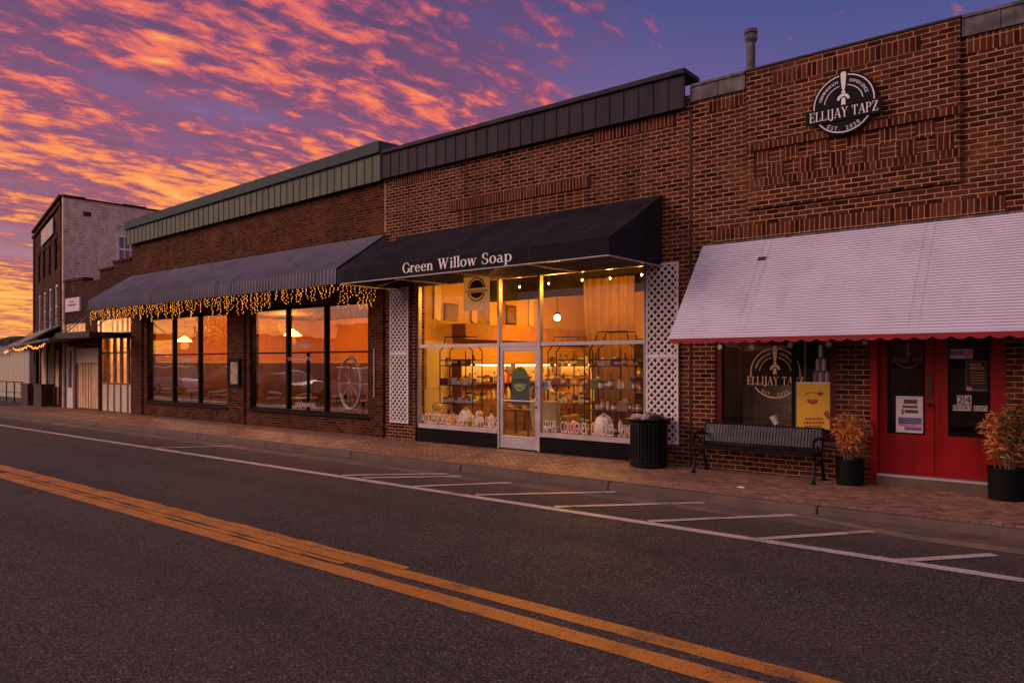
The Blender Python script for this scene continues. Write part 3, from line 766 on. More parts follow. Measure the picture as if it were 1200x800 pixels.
# interior
m_swall = plain('warm_plaster', (.58,.33,.11), .8, var=.08, vscale=.7)
m_sfloor = plain('shop_floorboards', (.22,.12,.06), .5, var=.3)
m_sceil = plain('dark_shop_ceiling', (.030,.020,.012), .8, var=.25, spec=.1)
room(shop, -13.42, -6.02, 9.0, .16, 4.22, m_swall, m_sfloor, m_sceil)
# storefront
DX0, DX1 = X(583), X(628.5); ZT = 2.32; fw = .055; y0, y1 = .06, .16
mb = MB()
zb_ = .50
mb.box(FX0, FX0+fw, y0, y1, zb_, FZ1); mb.box(FX1-fw, FX1, y0, y1, zb_, FZ1)
mb.box(FX0+fw, FX1-fw, y0, y1, FZ1-fw*1.6, FZ1)
mb.box(DX0-fw, DX0, y0-.01, y1, SW, FZ1-fw*1.6); mb.box(DX1, DX1+fw, y0-.01, y1, SW, FZ1-fw*1.6)
for a, b in ((FX0+fw, DX0-fw), (DX1+fw, FX1-fw)):
    mb.box(a, b, y0-.02, y1, zb_-.06, zb_+.03); mb.box(a, b, y0, y1, ZT-.035, ZT+.035)
mb.box(DX0, DX1, y0, y1, ZT-.045, ZT+.045)
sf = mb.build('storefront_frame', m_alu, shop)
for a, b in ((FX0+fw, DX0-fw), (DX1+fw, FX1-fw)):
    pane_box(a, b, zb_+.03, ZT-.035, .105, g_clear, sf); pane_box(a, b, ZT+.035, FZ1-fw*1.6, .105, g_clear, sf)
pane_box(DX0, DX1, ZT+.045, FZ1-fw*1.6, .105, g_clear, sf)
mb = MB(); mb.box(FX0-.02, DX0-fw-.002, .03, .20, SW-.02, zb_-.062); mb.box(DX1+fw+.002, FX1+.02, .03, .20, SW-.02, zb_-.062)
mb.build('bulkhead', m_bulk, shop)
mb = MB(); mb.box(FX0-.06, FX1+.06, -.03, .06, FZ1, FZ1+.16); mb.build('storefront_lintel', m_cream, shop)
# door leaf
mb = MB(); s = .085; dz0, dz1 = SW+.02, ZT-.05
mb.box(DX0+.006, DX0+s, .07, .125, dz0, dz1); mb.box(DX1-s, DX1-.006, .07, .125, dz0, dz1)
mb.box(DX0+s, DX1-s, .07, .125, dz0, dz0+.26); mb.box(DX0+s, DX1-s, .07, .125, dz1-.09, dz1); mb.box(DX0+s, DX1-s, .06, .10, 1.13, 1.16)
door = mb.build('door', m_alu, shop, bevel=.004)
pane_box(DX0+s, DX1-s, dz0+.26, 1.13, .098, g_clear, door, .006); pane_box(DX0+s, DX1-s, 1.16, dz1-.09, .098, g_clear, door, .006)
mb = MB(); hx = DX1-s*.6; mb.tube([(hx, .07, 1.2), (hx-.03, -.01, 1.2), (hx-.10, -.015, 1.22), (hx-.10, -.015, 1.42), (hx-.03, -.01, 1.45), (hx, .07, 1.45)], .013, 8)
mb.build('handle', m_alu, door, smooth=True)
mb = MB(); mb.lathe((hx, .05, 1.03), [(.022, 0), (.022, .02)], 12, axis='y'); mb.build('lock', m_brass, door)

# window lettering
mb = MB(); a, b = DX1+fw+.04, FX1-fw-.02; 
sans_text(mb, 'SOAPS · COLOGNES · CANDLES · SKINCARE', .235, facing(a, .098, zb_+.05), width=b-a)
tag(mb.build('window_lettering', m_winlet, base=(a, .09, zb_)), 'tall narrow white lettering reading SOAPS COLOGNES CANDLES along the right shop window', 'lettering')
mb = MB(); a, b = FX0+fw+.05, DX0-fw-.03
sans_text(mb, 'ACCESSORIES · SHIPS · DIFFUSERS', .235, facing(a, .098, zb_+.05), width=b-a)
tag(mb.build('window_lettering', m_winlet, base=(a, .09, zb_)), 'tall narrow white lettering along the bottom of the left shop window', 'lettering')
# OPEN sign in the window
ox, oz = at(633, 456, .2); ox1, oz1 = at(646, 446, .2)
mb = MB(); mb.box(ox, ox1, .17, .185, oz, oz1)
sans_text(mb, 'OPEN', (oz1-oz)*.5, facing((ox+ox1)/2, .169, oz+(oz1-oz)*.25), width=(ox1-ox)*.8, mi=1, align='CENTER')
tag(mb.build('open_sign', [m_letter, m_dark], base=(ox, .17, oz)), 'small white OPEN sign inside the soap shop window beside the door', 'sign')
mb = MB()
# emblem: half dome, band and lower bowl
m_leafg = plain('emblem_green', (.05,.085,.035), .6, var=.4, vscale=9)
m_bright = plain('light_green_vinyl', (.08,.14,.03), .5, var=.2)
m_dkgreen = plain('dark_green_panel', (.03,.042,.02), .55, var=.25)
def emblem(mb, cx, cz, r, fn, m_ring, m_top, m_low, halo=False):
    def arcpoly(rr, a0, a1, zo, n=20): return [(cx+rr*math.cos(R(a0+(a1-a0)*i/n)), cz+zo+rr*1.0*math.sin(R(a0+(a1-a0)*i/n))) for i in range(n+1)]
    def ring(r0, r1, a0, a1, zo, mi, d):
        o = arcpoly(r0, a0, a1, zo); q = arcpoly(r1, a0, a1, zo)
        for i in range(20): mb.prism([o[i], o[i+1], q[i+1], q[i]], 0, d, mi, fn)
    mb.prism(arcpoly(r*.80, 8, 172, .0), 0, .006, m_top, fn)
    ring(r, r*.90, 5, 175, .0, m_ring, .005)
    mb.prism(arcpoly(r*.80, 205, 335, .06*r), 0, .006, m_low, fn)
    ring(r, r*.90, 200, 340, .0, m_ring, .005)
# door decal
dx, dz = at(608, 447, .09)
mb = MB(); sx0, sx1 = X(598, .09), X(619.5, .09)
mb.box(sx0, sx1, .128, .136, Zp(608, 475, .09), Zp(608, 441, .09), 0)
mb.prism([(dx+.21*math.cos(R(q*9)), dz+.06+.25*math.sin(R(q*9))) for q in range(21)], .126, .133, 1)
for i in range(14):
    a0, a1 = R(200+10*i), R(210+10*i)
    mb.prism([(dx+.19*math.cos(a0), dz+.02+.22*math.sin(a0)), (dx+.19*math.cos(a1), dz+.02+.22*math.sin(a1)), (dx+.155*math.cos(a1), dz+.02+.17*math.sin(a1)), (dx+.155*math.cos(a0), dz+.02+.17*math.sin(a0))], .119, .1265, 2)
mb.prism([(dx+.13*math.cos(R(195+q*7.5)), dz-.02+.11*math.sin(R(195+q*7.5))) for q in range(21)], .119, .1265, 2)
tag(mb.build('door_sign', [m_dkgreen, m_bright, plain('pale_green', (.25,.36,.12), .5)], base=(dx, .13, dz)), 'green half round shop emblem on dark panel behind the soap shop door glass', 'sign')

# hanging square banner under the awning (thin cloth, light passes through it)
m_banner = bpy.data.materials.new('banner_cloth'); m_banner.use_nodes = True
_nt = m_banner.node_tree; _tl = N(_nt, 'ShaderNodeBsdfTranslucent'); _tl.inputs[0].default_value = (.85, .80, .78, 1); _mx = N(_nt, 'ShaderNodeMixShader'); _mx.inputs[0].default_value = .5
_b = _nt.nodes['Principled BSDF']; _b.inputs['Base Color'].default_value = (.85, .78, .78, 1); _b.inputs['Roughness'].default_value = .8
_nt.links.new(_b.outputs[0], _mx.inputs[1]); _nt.links.new(_tl.outputs[0], _mx.inputs[2]); _nt.links.new(_mx.outputs[0], _nt.nodes['Material Output'].inputs[0])
hx0, hz1 = at(543.5, 318, -.35); hx1, hz0 = at(574, 363, -.35)
hb = thing('hanging_sign', 'square white hanging banner with a dark half round emblem under the black awning', 'sign', ((hx0+hx1)/2, -.35, hz0))
mb = MB(); mb.box(hx0, hx1, -.352, -.348, hz0, hz1); mb.build('banner', m_banner, hb)
mb = MB(); cx, cz = (hx0+hx1)/2, (hz0+hz1)/2; r_ = (hx1-hx0)*.34
emblem(mb, cx, cz+.02, r_, lambda x, y, z: (x, -.3525-.001-y, z), 0, 1, 0)
mb.box(cx-r_*1.25, cx+r_*1.25, -.358, -.353, cz-.035, cz-.02, 0); mb.box(cx-r_*1.25, cx+r_*1.25, -.358, -.353, cz+.0, cz+.01, 0)
mb.build('emblem', [m_dark, m_leafg], hb)
mb = MB(); mb.tube([(hx0+.05, -.344, hz1), (hx0+.05, -.344, 3.95)], .006, 4); mb.tube([(hx1-.05, -.344, hz1), (hx1-.05, -.344, 3.95)], .006, 4); mb.build('hanger', m_wire, hb)

# black awning
BA0, BA1, BP = -13.10, -6.28, -1.80
baw = thing('shop_awning', 'black canvas awning lettered Green Willow Soap over the glowing storefront', 'awning', ((BA0+BA1)/2, 0, 3.7))
zt0, zf, zbv = 4.93, 3.945, 3.66
mb = MB(); n = 60
for i in range(n):
    a, b = BA0+(BA1-BA0)*i/n, BA0+(BA1-BA0)*(i+1)/n
    sg = lambda x: -.022*abs(math.sin((x-BA0)/.98*math.pi))**.6
    ys = [(-.02, zt0, 0), (BP*.33, zt0+(zf-zt0)*.33, 1), (BP*.66, zt0+(zf-zt0)*.66, 1), (BP, zf, .15)]
    for (ya, za, ka), (yb, zb2, kb) in zip(ys, ys[1:]):
        mb.add([(a, ya, za+sg(a)*ka), (a, yb, zb2+sg(a)*kb), (b, yb, zb2+sg(b)*kb), (b, ya, za+sg(b)*ka)], [(0,1,2,3)])
        mb.add([(a, ya+.01, za+sg(a)*ka-.012), (a, yb+.01, zb2+sg(a)*kb-.012), (b, yb+.01, zb2+sg(b)*kb-.012), (b, ya+.01, za+sg(b)*ka-.012)], [(3,2,1,0)])
mb.build('canopy', m_blackfab, baw)
m_val = plain('streaked_black_canvas', (.009,.008,.011), .75, var=.3, vscale=1.0, spec=.10, stain=(.034,.029,.034), grain=.1)
mb = MB(); mb.box(BA0, BA1, BP-.004, BP+.008, zbv, zf+.006); mb.build('valance', m_val, baw)
for xe, s_ in ((BA0, 1), (BA1, -1)):
    mb = MB(); poly = [(-.02, zt0-.005), (BP+.01, zf-.002), (BP+.01, zbv), (-.02, zbv+.02)]
    mb.add([(xe, y, z) for y, z in poly]+[(xe+s_*.012, y, z) for y, z in poly], [(0,1,2,3), (7,6,5,4)]+[(i, i+4, (i+1) % 4+4, (i+1) % 4) for i in range(4)])
    mb.build('end_panel', m_blackfab, baw)
mb = MB(); fz = zbv-.008
mb.tube([(BA0, -.02, fz), (BA0, BP, fz), (BA1, BP, fz), (BA1, -.02, fz)], .013, 6)
for x in (-11.5, -9.8, -8.0): mb.tube([(x, -.02, fz+.03), (x, BP+.02, fz+.01)], .014, 6); mb.tube([(x, -.02, zt0-.08), (x, BP+.02, zf-.05)], .014, 6)
mb.tube([(BA0+.6, -.02, fz+.35), (BA0+.1, BP*.45, fz+.03)], .014, 6)
mb.build('frame', m_alu, baw)
mb = MB(); tx0, tz0 = at(472, 319.5, BP); tx1 = X(601, BP)
h = .20; sxx = (tx1-tx0)/(serif_width('Green Willow Soap')*h)
serif_text(mb, 'Green Willow Soap', h, lambda a, b, d: (tx0+a, BP-.005-d, 3.735+b), sx=sxx)
mb.build('lettering', m_letter, baw)
# lattice panels
def lattice(x0, x1, z0, z1, zm, lab):
    t = thing('lattice_panel', lab, 'lattice', ((x0+x1)/2, -.03, z0), 'white lattice panels beside the storefront')
    mb = MB(); fwid = .035
    mb.box(x0, x0+fwid, -.062, -.025, z0, z1); mb.box(x1-fwid, x1, -.062, -.025, z0, z1)
    mb.box(x0+fwid, x1-fwid, -.062, -.025, z0, z0+fwid); mb.box(x0+fwid, x1-fwid, -.062, -.025, z1-fwid, z1); mb.box(x0+fwid, x1-fwid, -.064, -.023, zm-.03, zm+.03)
    mb.build('frame', m_white, t)
    mb = MB(); pitch = .138; w = .036/math.sqrt(2)*2/2
    a0, a1 = x0+fwid, x1-fwid
    for sgn, yy0, yy1 in ((1, -.056, -.046), (-1, -.045, -.035)):
        for (b0, b1) in ((z0+fwid, zm-.03), (zm+.03, z1-fwid)):
            c = b0-(a1-a0)-pitch
            while c < b1+pitch+(a1-a0):
                # strip z = c + sgn*(x-xs) clipped to the panel
                xs_ = a0 if sgn > 0 else a1
                pts = []
                def line(off):
                    lo, hi = a0, a1; zl = lambda x: c+off+abs(x-xs_)
                    # x range where zl within [b0,b1]
                    d0, d1 = b0-c-off, b1-c-off
                    d0 = max(0, d0); d1 = min(a1-a0, d1)
                    return d0, d1
                (p0, p1), (q0, q1) = line(-w), line(w)
                if p1 > p0 and q1 > q0:
                    f = (lambda d, off: (xs_+(d if sgn > 0 else -d), c+off+d))
                    poly = [f(p0, -w), f(p1, -w), f(q1, w), f(q0, w)]
                    mb.prism(poly, yy0, yy1)
                c += pitch
    mb.build('slats', m_white, t)
lattice(X(457, -.05), X(478.5, -.05), Zp(468, 495), Zp(468, 337), Zp(468, 414), 'narrow white lattice panel left of the glowing storefront')
lattice(X(756, -.05)+.02, X(795, -.05), Zp(775, 519), Zp(775, 309), Zp(775, 417), 'wide white lattice panel behind the black litter bin')

# ------------------ things inside the soap shop
m_iron = plain('black_iron', (.02,.013,.01), .5, var=.2)
m_shelfw = plain('shelf_wood', (.20,.10,.05), .6, var=.3)
pal = {'white': (.75,.68,.58), 'red': (.5,.06,.04), 'green': (.14,.20,.06), 'olive': (.22,.18,.06), 'yellow': (.7,.5,.12), 'brown': (.22,.10,.05),
       'plum': (.22,.07,.12), 'amber': (.60,.24,.05), 'black': (.02,.02,.02), 'orange': (.7,.26,.05), 'cream': (.70,.55,.38)}
m_pal = {k: plain('ware_'+k, v, .45, var=.1) for k, v in pal.items()}
def ware(kind, colr, x, y, z, lab, grp, s=1.0, seed=0):
    mb = MB(); mats = [m_pal[colr], m_pal['white'], m_pal['black']]
    if kind == 'bottle':
        mb.lathe((x, y, z), [(.035*s, 0), (.037*s, .01*s), (.037*s, .13*s), (.014*s, .165*s), (.014*s, .19*s)], 12); mb.lathe((x, y, z+.19*s), [(.017*s, 0), (.017*s, .03*s)], 10, 2); mb.lathe((x, y, z+.04*s), [(.0375*s, 0), (.0375*s, .06*s)], 12, 1)
    elif kind == 'jar':
        mb.lathe((x, y, z), [(.05*s, 0), (.055*s, .01*s), (.055*s, .09*s), (.045*s, .10*s)], 14); mb.lathe((x, y, z+.10*s), [(.05*s, 0), (.05*s, .025*s)], 14, 2); mb.lathe((x, y, z+.025*s), [(.0558*s, 0), (.0558*s, .045*s)], 14, 1)
    elif kind == 'gift box':
        mb.box(x-.09*s, x+.09*s, y-.07*s, y+.07*s, z, z+.13*s); mb.box(x-.094*s, x+.094*s, y-.02, y+.02, z, z+.134*s, 1); mb.lathe((x, y, z+.134*s), [(.0, 0), (.04*s, .02*s), (.0, .04*s)], 8, 1)
    elif kind == 'soap stack':
        for i in range(3): mb.box(x-.06*s+i*.006, x+.06*s+i*.006, y-.045*s, y+.045*s, z+i*.042*s, z+.036*s+i*.042*s, 1 if i == 1 else 0)
    elif kind == 'candle':
        mb.lathe((x, y, z), [(.045*s, 0), (.045*s, .12*s)], 14); mb.lathe((x, y, z+.12*s), [(.048*s, 0), (.048*s, .02*s), (.012*s, .022*s), (.012*s, .04*s)], 14, 2)
    elif kind == 'basket':
        mb.lathe((x, y, z), [(.16*s, 0), (.20*s, .12*s), (.19*s, .125*s)], 18, 0)
        mb.blob((x, y, z+.19*s), (.17*s, .15*s, .15*s), seed, mi=1)
        mb.tube([(x-.19*s, y, z+.12*s), (x-.12*s, y, z+.33*s), (x, y, z+.40*s), (x+.12*s, y, z+.33*s), (x+.19*s, y, z+.12*s)], .012*s, 6, 0)
    elif kind == 'plush':
        mb.blob((x, y, z+.10*s), (.10*s, .09*s, .10*s), seed, amp=.05); mb.blob((x, y, z+.24*s), (.075*s, .07*s, .07*s), seed+1, amp=.04)
    nm = {'bottle': 'soap_bottle', 'jar': 'lotion_jar', 'gift box': 'gift_box', 'soap stack': 'soap_stack', 'candle': 'candle_jar', 'basket': 'gift_basket', 'plush': 'bath_pouf'}[kind]
    return tag(mb.build(nm, mats, base=(x, y, z), smooth=False), lab, kind, grp)
def rack(x, y, lab, w=1.05, d=.34):
    t = thing('display_rack', lab, 'display rack', (x, y, .16), 'iron display racks in the soap shop windows')
    mb = MB()
    for a in (-w/2, w/2, 0):
        for b in (-d/2, d/2):
            if a == 0 and b < 0: continue
            mb.tube([(x+a, y+b, .16), (x+a, y+b, 2.22)], .014, 6)
    for b in (-d/2, d/2):
        mb.tube([(x-w/2, y+b, 2.22), (x-w/2+.10, y+b, 2.30), (x-w/2+.16, y+b, 2.45), (x-w/2+.18, y+b, 2.56), (x+w/2-.18, y+b, 2.56), (x+w/2-.16, y+b, 2.45), (x+w/2-.10, y+b, 2.30), (x+w/2, y+b, 2.22)], .013, 6)
        mb.tube([(x-w/2, y+b, 2.0), (x+w/2, y+b, 2.0)], .011, 5)
    mb.build('frame', m_iron, t)
    for i, z in enumerate((.55, .98, 1.42, 1.88)):
        mb = MB(); mb.box(x-w/2+.01, x+w/2-.01, y-d/2, y+d/2, z-.02, z); mb.build('shelf', m_iron, t)
    return t
rnd = random.Random(11)
tones = list(pal)
kinds = ['bottle', 'jar', 'gift box', 'soap stack', 'candle', 'bottle', 'jar', 'bottle']
for (px, nm) in ((540, 'left'), (722, 'right')):
    x = X(px, .95)
    rack(x, .95, 'black iron display rack with curved top in the %s soap shop window' % nm)
    for lv, z in (('lowest', .55), ('second', .98), ('third', 1.42), ('top', 1.88)):
        for k in range(8):
            kd = kinds[rnd.randrange(len(kinds))]; cl = tones[rnd.randrange(len(tones))]
            ware(kd, cl, x-.46+.131*k+rnd.uniform(-.02, .02), .95+rnd.uniform(-.07, .07), z, '%s %s, %s from left on the %s shelf of the %s window rack' % (cl, kd, ('first','second','third','fourth','fifth','sixth','seventh','eighth')[k], lv, nm),
                 'wares on the iron window racks', rnd.uniform(.9, 1.45), k)
for (px, yy, nm, adj) in ((508, 2.0, 'set back at the far left of the shop', 'far left'), (668, 2.6, 'set back behind the right pane beside the armchair', 'middle')):
    x = X(px, yy)
    rack(x, yy, 'black iron display rack with curved top ' + nm)
    for lv, z in (('lowest', .55), ('second', .98), ('third', 1.42), ('top', 1.88)):
        for k in range(8):
            kd = kinds[rnd.randrange(len(kinds))]; cl = tones[rnd.randrange(len(tones))]
            ware(kd, cl, x-.46+.131*k+rnd.uniform(-.02, .02), yy+rnd.uniform(-.07, .07), z, '%s %s, %s from left, %s shelf of the %s set back rack' % (cl, kd, ('first','second','third','fourth','fifth','sixth','seventh','eighth')[k], lv, adj),
                 'wares on the set back racks', rnd.uniform(.9, 1.45), k)
# long lit shelving on the left wall
ws = thing('wall_shelving', 'long wooden wall shelving with a bright lit strip along the left wall of the shop', 'shelving', (-13.2, 4.8, .16))
mb = MB(); mb.box(-13.38, -12.98, 2.0, 8.6, .16, .95); mb.build('counter', m_shelfw, ws)
for z in (1.38, 1.90):
    mb = MB(); mb.box(-13.38, -13.05, 2.0, 8.6, z, z+.035); mb.build('shelf', m_shelfw, ws)
for yv in (2.0, 4.2, 6.4, 8.57):
    mb = MB(); mb.box(-13.38, -13.06, yv, yv+.03, .951, 1.38) ; mb.box(-13.38, -13.06, yv, yv+.03, 1.416, 1.90); mb.build('upright', m_shelfw, ws)
m_strip = emis('lit_strip', (1.0, .66, .22), 10.0)
mb = MB(); mb.box(-13.30, -13.22, 2.08, 8.5, 1.862, 1.896); mb.build('lit_strip', m_strip, ws)
for k in range(40):
    yv = 2.2+k*.158; kd = kinds[rnd.randrange(len(kinds))]; cl = tones[rnd.randrange(len(tones))]
    ware(kd, cl, -13.18, yv, 1.416, '%s %s on the lit wall shelf, place %d counting from the window' % (cl, kd, k+1), 'wares on the lit wall shelving', rnd.uniform(1.0, 1.6), k)
for k in range(24):
    yv = 2.3+k*.26; kd = kinds[rnd.randrange(len(kinds))]; cl = tones[rnd.randrange(len(tones))]
    ware(kd, cl, -13.1+rnd.uniform(-.05, .1), yv, .951, '%s %s on the low wall counter, place %d counting from the window' % (cl, kd, k+1), 'wares on the low counter', rnd.uniform(1.2, 1.9), k)
# curtain, armchair, tables with baskets
cx0, cx1 = X(684, 3.0), X(742, 3.0)
mb = MB(); n = 48; vs = []
for i in range(n+1):
    f = i/n
    for z, pinch in ((3.95, 0), (2.9, .02), (2.2, .10), (1.4, .22), (.25, .26)):
        xx = cx0+(cx1-cx0)*f; xx = xx+(cx1-xx)*pinch
        vs.append((xx, 3.0+.05*math.sin(f*34)+.02*math.sin(f*71), z))
fs = []
for i in range(n):
    for k in range(4): a = i*5+k; fs.append((a, a+1, a+6, a+5))
mb.add(vs, fs)
cur = mb.build('curtain', plain('tan_curtain', (.27,.15,.07), .9, var=.1), base=((cx0+cx1)/2, 3.0, .25), smooth=True)
sm = cur.modifiers.new('Solid', 'SOLIDIFY'); sm.thickness = .012
tag(cur, 'tall tan curtain hanging in the middle of the soap shop', 'curtain')
ax, ay = X(652, 1.5), 1.5
arm = thing('armchair', 'beige upholstered armchair behind the right soap shop window', 'armchair', (ax, ay, .16))
m_uph = plain('beige_upholstery', (.45,.32,.17), .9, var=.12, grain=.2)
mb = MB(); mb.box(ax-.32, ax+.32, ay-.30, ay+.30, .30, .58); mb.build('seat', m_uph, arm, bevel=.05)
mb = MB(); mb.hexa([(ax-.36, ay-.42, .40), (ax+.36, ay-.42, .40), (ax+.36, ay-.301, .40), (ax-.36, ay-.301, .40)], [(ax-.40, ay-.52, 1.12), (ax+.40, ay-.52, 1.12), (ax+.40, ay-.40, 1.12), (ax-.40, ay-.40, 1.12)]); mb.build('backrest', m_uph, arm, bevel=.05)
for s_ in (-1, 1):
    mb = MB(); mb.box(ax+s_*.322, ax+s_*.44, ay-.29, ay+.30, .30, .80); mb.build('armrest', m_uph, arm, bevel=.04)
for a, b in ((-.28, -.26), (.28, -.26), (-.28, .26), (.28, .26)):
    mb = MB(); mb.tube([(ax+a, ay+b, .16), (ax+a, ay+b, .30)], .025, 8); mb.build('leg', m_seat, arm)
def low_table(x, y, w, d, h, lab):
    t = thing('display_table', lab, 'table', (x, y, .16), 'display tables in the soap shop')
    mb = MB(); mb.box(x-w/2, x+w/2, y-d/2, y+d/2, h-.04, h); mb.build('table_top', m_shelfw, t, bevel=.006)
    for a in (-1, 1):
        for b in (-1, 1):
            mb = MB(); mb.box(x+a*(w/2-.06)-.025, x+a*(w/2-.06)+.025, y+b*(d/2-.06)-.025, y+b*(d/2-.06)+.025, .16, h-.04); mb.build('leg', m_shelfw, t)
bx = X(708, .45); low_table(bx, .48, .9, .4, .50, 'low wooden display table close behind the right soap shop window')
ware('basket', 'white', bx-.02, .48, .50, 'large cellophane wrapped gift basket on the low table in the right shop window', 'gift baskets', 1.1, 3)
bx2 = X(545, .45); low_table(bx2, .48, 1.1, .4, .50, 'low wooden display table close behind the left soap shop window')
ware('basket', 'yellow', bx2, .48, .50, 'pale wrapped gift basket on the low table in the left shop window', 'gift baskets', 1.05, 8)
ware('gift box', 'orange', bx2-.40, .48, .50, 'orange gift box left of the basket in the left shop window', 'gift boxes by the window', 1.5, 8)
ware('plush', 'cream', bx2+.40, .48, .50, 'cream bath pouf right of the basket in the left shop window', 'bath poufs by the window', 1.2, 8)
for (pxb, lab, cl, kd, sc, xo) in ((512, 'pale pouf low at the left end of the left shop window', 'yellow', 'plush', 1.7, 0), (576, 'white bottle group low by the door in the left shop window', 'white', 'bottle', 1.8, 0),
        (640, 'brown soap stack low by the door in the right shop window', 'brown', 'soap stack', 1.8, 0), (672, 'red gift box low in the right shop window', 'red', 'gift box', 1.6, 0), (744, 'green plush pouf low at the right end of the shop window', 'green', 'plush', 1.5, 0)):
    xq = X(pxb, .42); low_table(xq, .42, .34, .30, .50, 'small wooden stool like table under the ' + lab.split(' low')[0] + ' in the window')
    ware(kd, cl, xq, .42, .50, lab, 'wares low in the shop window', sc, 5)
tx, ty = X(660, 4.2), 4.0; low_table(tx, ty, 1.8, .9, .95, 'large wooden display table in the middle of the soap shop floor')
for k in range(9):
    kd = kinds[rnd.randrange(len(kinds))]; cl = tones[rnd.randrange(len(tones))]
    ware(kd, cl, tx-.75+k*.185, ty-.25+rnd.uniform(-.1, .3), .95, '%s %s, place %d from the left on the middle display table' % (cl, kd, k+1), 'wares on the middle display table', rnd.uniform(1.2, 2.0), k)
tx2, ty2 = X(612, 2.4), 2.4; low_table(tx2, ty2, .9, .6, .80, 'small wooden display table behind the soap shop door')
for k in range(4):
    kd = kinds[rnd.randrange(len(kinds))]; cl = tones[rnd.randrange(len(tones))]
    ware(kd, cl, tx2-.33+k*.2, ty2+rnd.uniform(-.1, .1), .80, '%s %s, place %d from the left on the table behind the door' % (cl, kd, k+1), 'wares on the table behind the door', rnd.uniform(1.2, 1.8), k)
# white inner door and a hanging picture on the back wall
mb = MB(); mb.box(-9.4, -8.4, 8.90, 8.955, .16, 2.4); mb.box(-9.3, -8.5, 8.88, 8.899, .3, 1.2); mb.box(-9.3, -8.5, 8.88, 8.899, 1.35, 2.3); mb.build('inner_door', m_cream, shop)
mb = MB(); mb.box(-13.376, -13.33, .9, 1.75, .16, 2.5); mb.box(-13.329, -13.31, 1.0, 1.65, 1.3, 2.4); mb.build('inner_door', m_cream, shop)
# header beam and pictures along the left wall, tall cabinet, back shelves
mb = MB(); mb.box(-13.378, -12.9, 2.0, 8.9, 2.55, 2.95); mb.build('shelf_header', plain('header_boards', (.30,.13,.05), .7, var=.2), shop)
mb = MB(); mb.box(-11.2, -10.95, 5.2, 5.45, .16, 4.2); mb.build('column', m_cream, shop)
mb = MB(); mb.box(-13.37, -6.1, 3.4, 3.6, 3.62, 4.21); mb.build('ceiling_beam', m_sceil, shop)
cab = thing('tall_cabinet', 'tall dark cabinet with open shelves against the back of the soap shop', 'cabinet', (-11.6, 8.6, .16))
mb = MB(); mb.box(-12.5, -10.7, 8.85, 8.94, .16, 2.7); mb.box(-12.5, -12.44, 8.4, 8.849, .16, 2.7); mb.box(-10.76, -10.7, 8.4, 8.849, .16, 2.7); mb.build('carcass', m_seat, cab)
for z in (.5, 1.0, 1.5, 2.0, 2.62): mb = MB(); mb.box(-12.43, -10.77, 8.42, 8.848, z, z+.04); mb.build('shelf', m_shelfw, cab)
for k in range(10):
    kd = kinds[rnd.randrange(len(kinds))]; cl = tones[rnd.randrange(len(tones))]
    ware(kd, cl, -12.3+(k % 5)*.34, 8.62, 1.04 if k < 5 else 1.54, '%s %s on the %s cabinet shelf at the back, %s from left' % (cl, kd, 'lower' if k < 5 else 'upper', ('first','second','third','fourth','fifth')[k % 5]), 'wares in the tall cabinet', 1.6, k)
for i, (yy, zz, w_, h_) in enumerate(((1.95, 3.25, .5, .45), (3.1, 3.2, .7, .5), (4.4, 3.3, .45, .55))):
    mb = MB(); mb.box(-13.379, -13.34, yy-w_/2, yy+w_/2, zz-h_/2, zz+h_/2); mb.box(-13.3395, -13.335, yy-w_/2+.05, yy+w_/2-.05, zz-h_/2+.05, zz+h_/2-.05, 1)
    tag(mb.build('wall_picture', [m_seat, m_shelfw], base=(-13.36, yy, zz)), 'dark framed picture on the left shop wall, %s from the window' % ('nearest', 'second', 'farthest')[i], 'picture', 'pictures on the shop wall')
for i, (yy, cl) in enumerate(((1.3, 'cream'), (2.7, 'amber'), (3.9, 'brown'), (5.2, 'cream'))):
    mb = MB(); mb.prism([(0, 3.05+.0), (.22, 3.0), (.26, 3.95), (.02, 3.98)], -.01, .01, 0, lambda a_, b_, c_: (-13.36+b_+.02, yy+a_, c_)); mb.tube([(-13.35, yy+.13, 3.97), (-13.35, yy+.13, 4.18)], .006, 4, 1)
    tag(mb.build('hanging_towel', [m_pal[cl], m_iron], base=(-13.35, yy, 3.0)), '%s towel hanging high on the left shop wall, %s from the window' % (cl, ('first', 'second', 'third', 'fourth')[i]), 'towel', 'towels hanging on the shop wall')
# spot lamps
m_spot = emis('spot_bulb', (1.0, .72, .30), 60.0, sample=False)
for i, (px, py) in enumerate(((609, 336), (643, 332), (682, 328), (715, 326), (752, 322))):
    x, z = at(px, py, 1.6)
    t = thing('ceiling_spotlight', 'small glowing ceiling spot, %s from the left in the soap shop' % ('first', 'second', 'third', 'fourth', 'fifth')[i], 'spotlight', (x, 1.6, z), 'ceiling spotlights in the soap shop')
    mb = MB(); mb.tube([(x, 1.6, 4.21), (x, 1.6, z+.09)], .012, 6); mb.lathe((x, 1.6, z+.012), [(.03, 0), (.03, .05), (.012, .06)], 14); mb.build('housing', m_iron, t)
    mb = MB(); mb.octa((x, 1.6, z), .022); mb.build('bulb', m_spot, t)
    point('spot_light', (x, 1.6, z-.12), 58, WARM, .05)
px_, pz_ = at(653, 372, 4.2)
t = thing('pendant_lamp', 'small round glass pendant hanging deep inside the soap shop', 'pendant lamp', (px_, 4.2, pz_))
mb = MB(); mb.tube([(px_, 4.2, 4.21), (px_, 4.2, pz_+.14)], .012, 6); mb.lathe((px_, 4.2, pz_+.08), [(.10, 0), (.05, .06)], 14); mb.build('stem', m_iron, t)
mb = MB(); mb.blob((px_, 4.2, pz_), (.085, .085, .085), 2, amp=0); mb.build('globe', emis('globe', (1, .7, .3), 14), t, smooth=True)
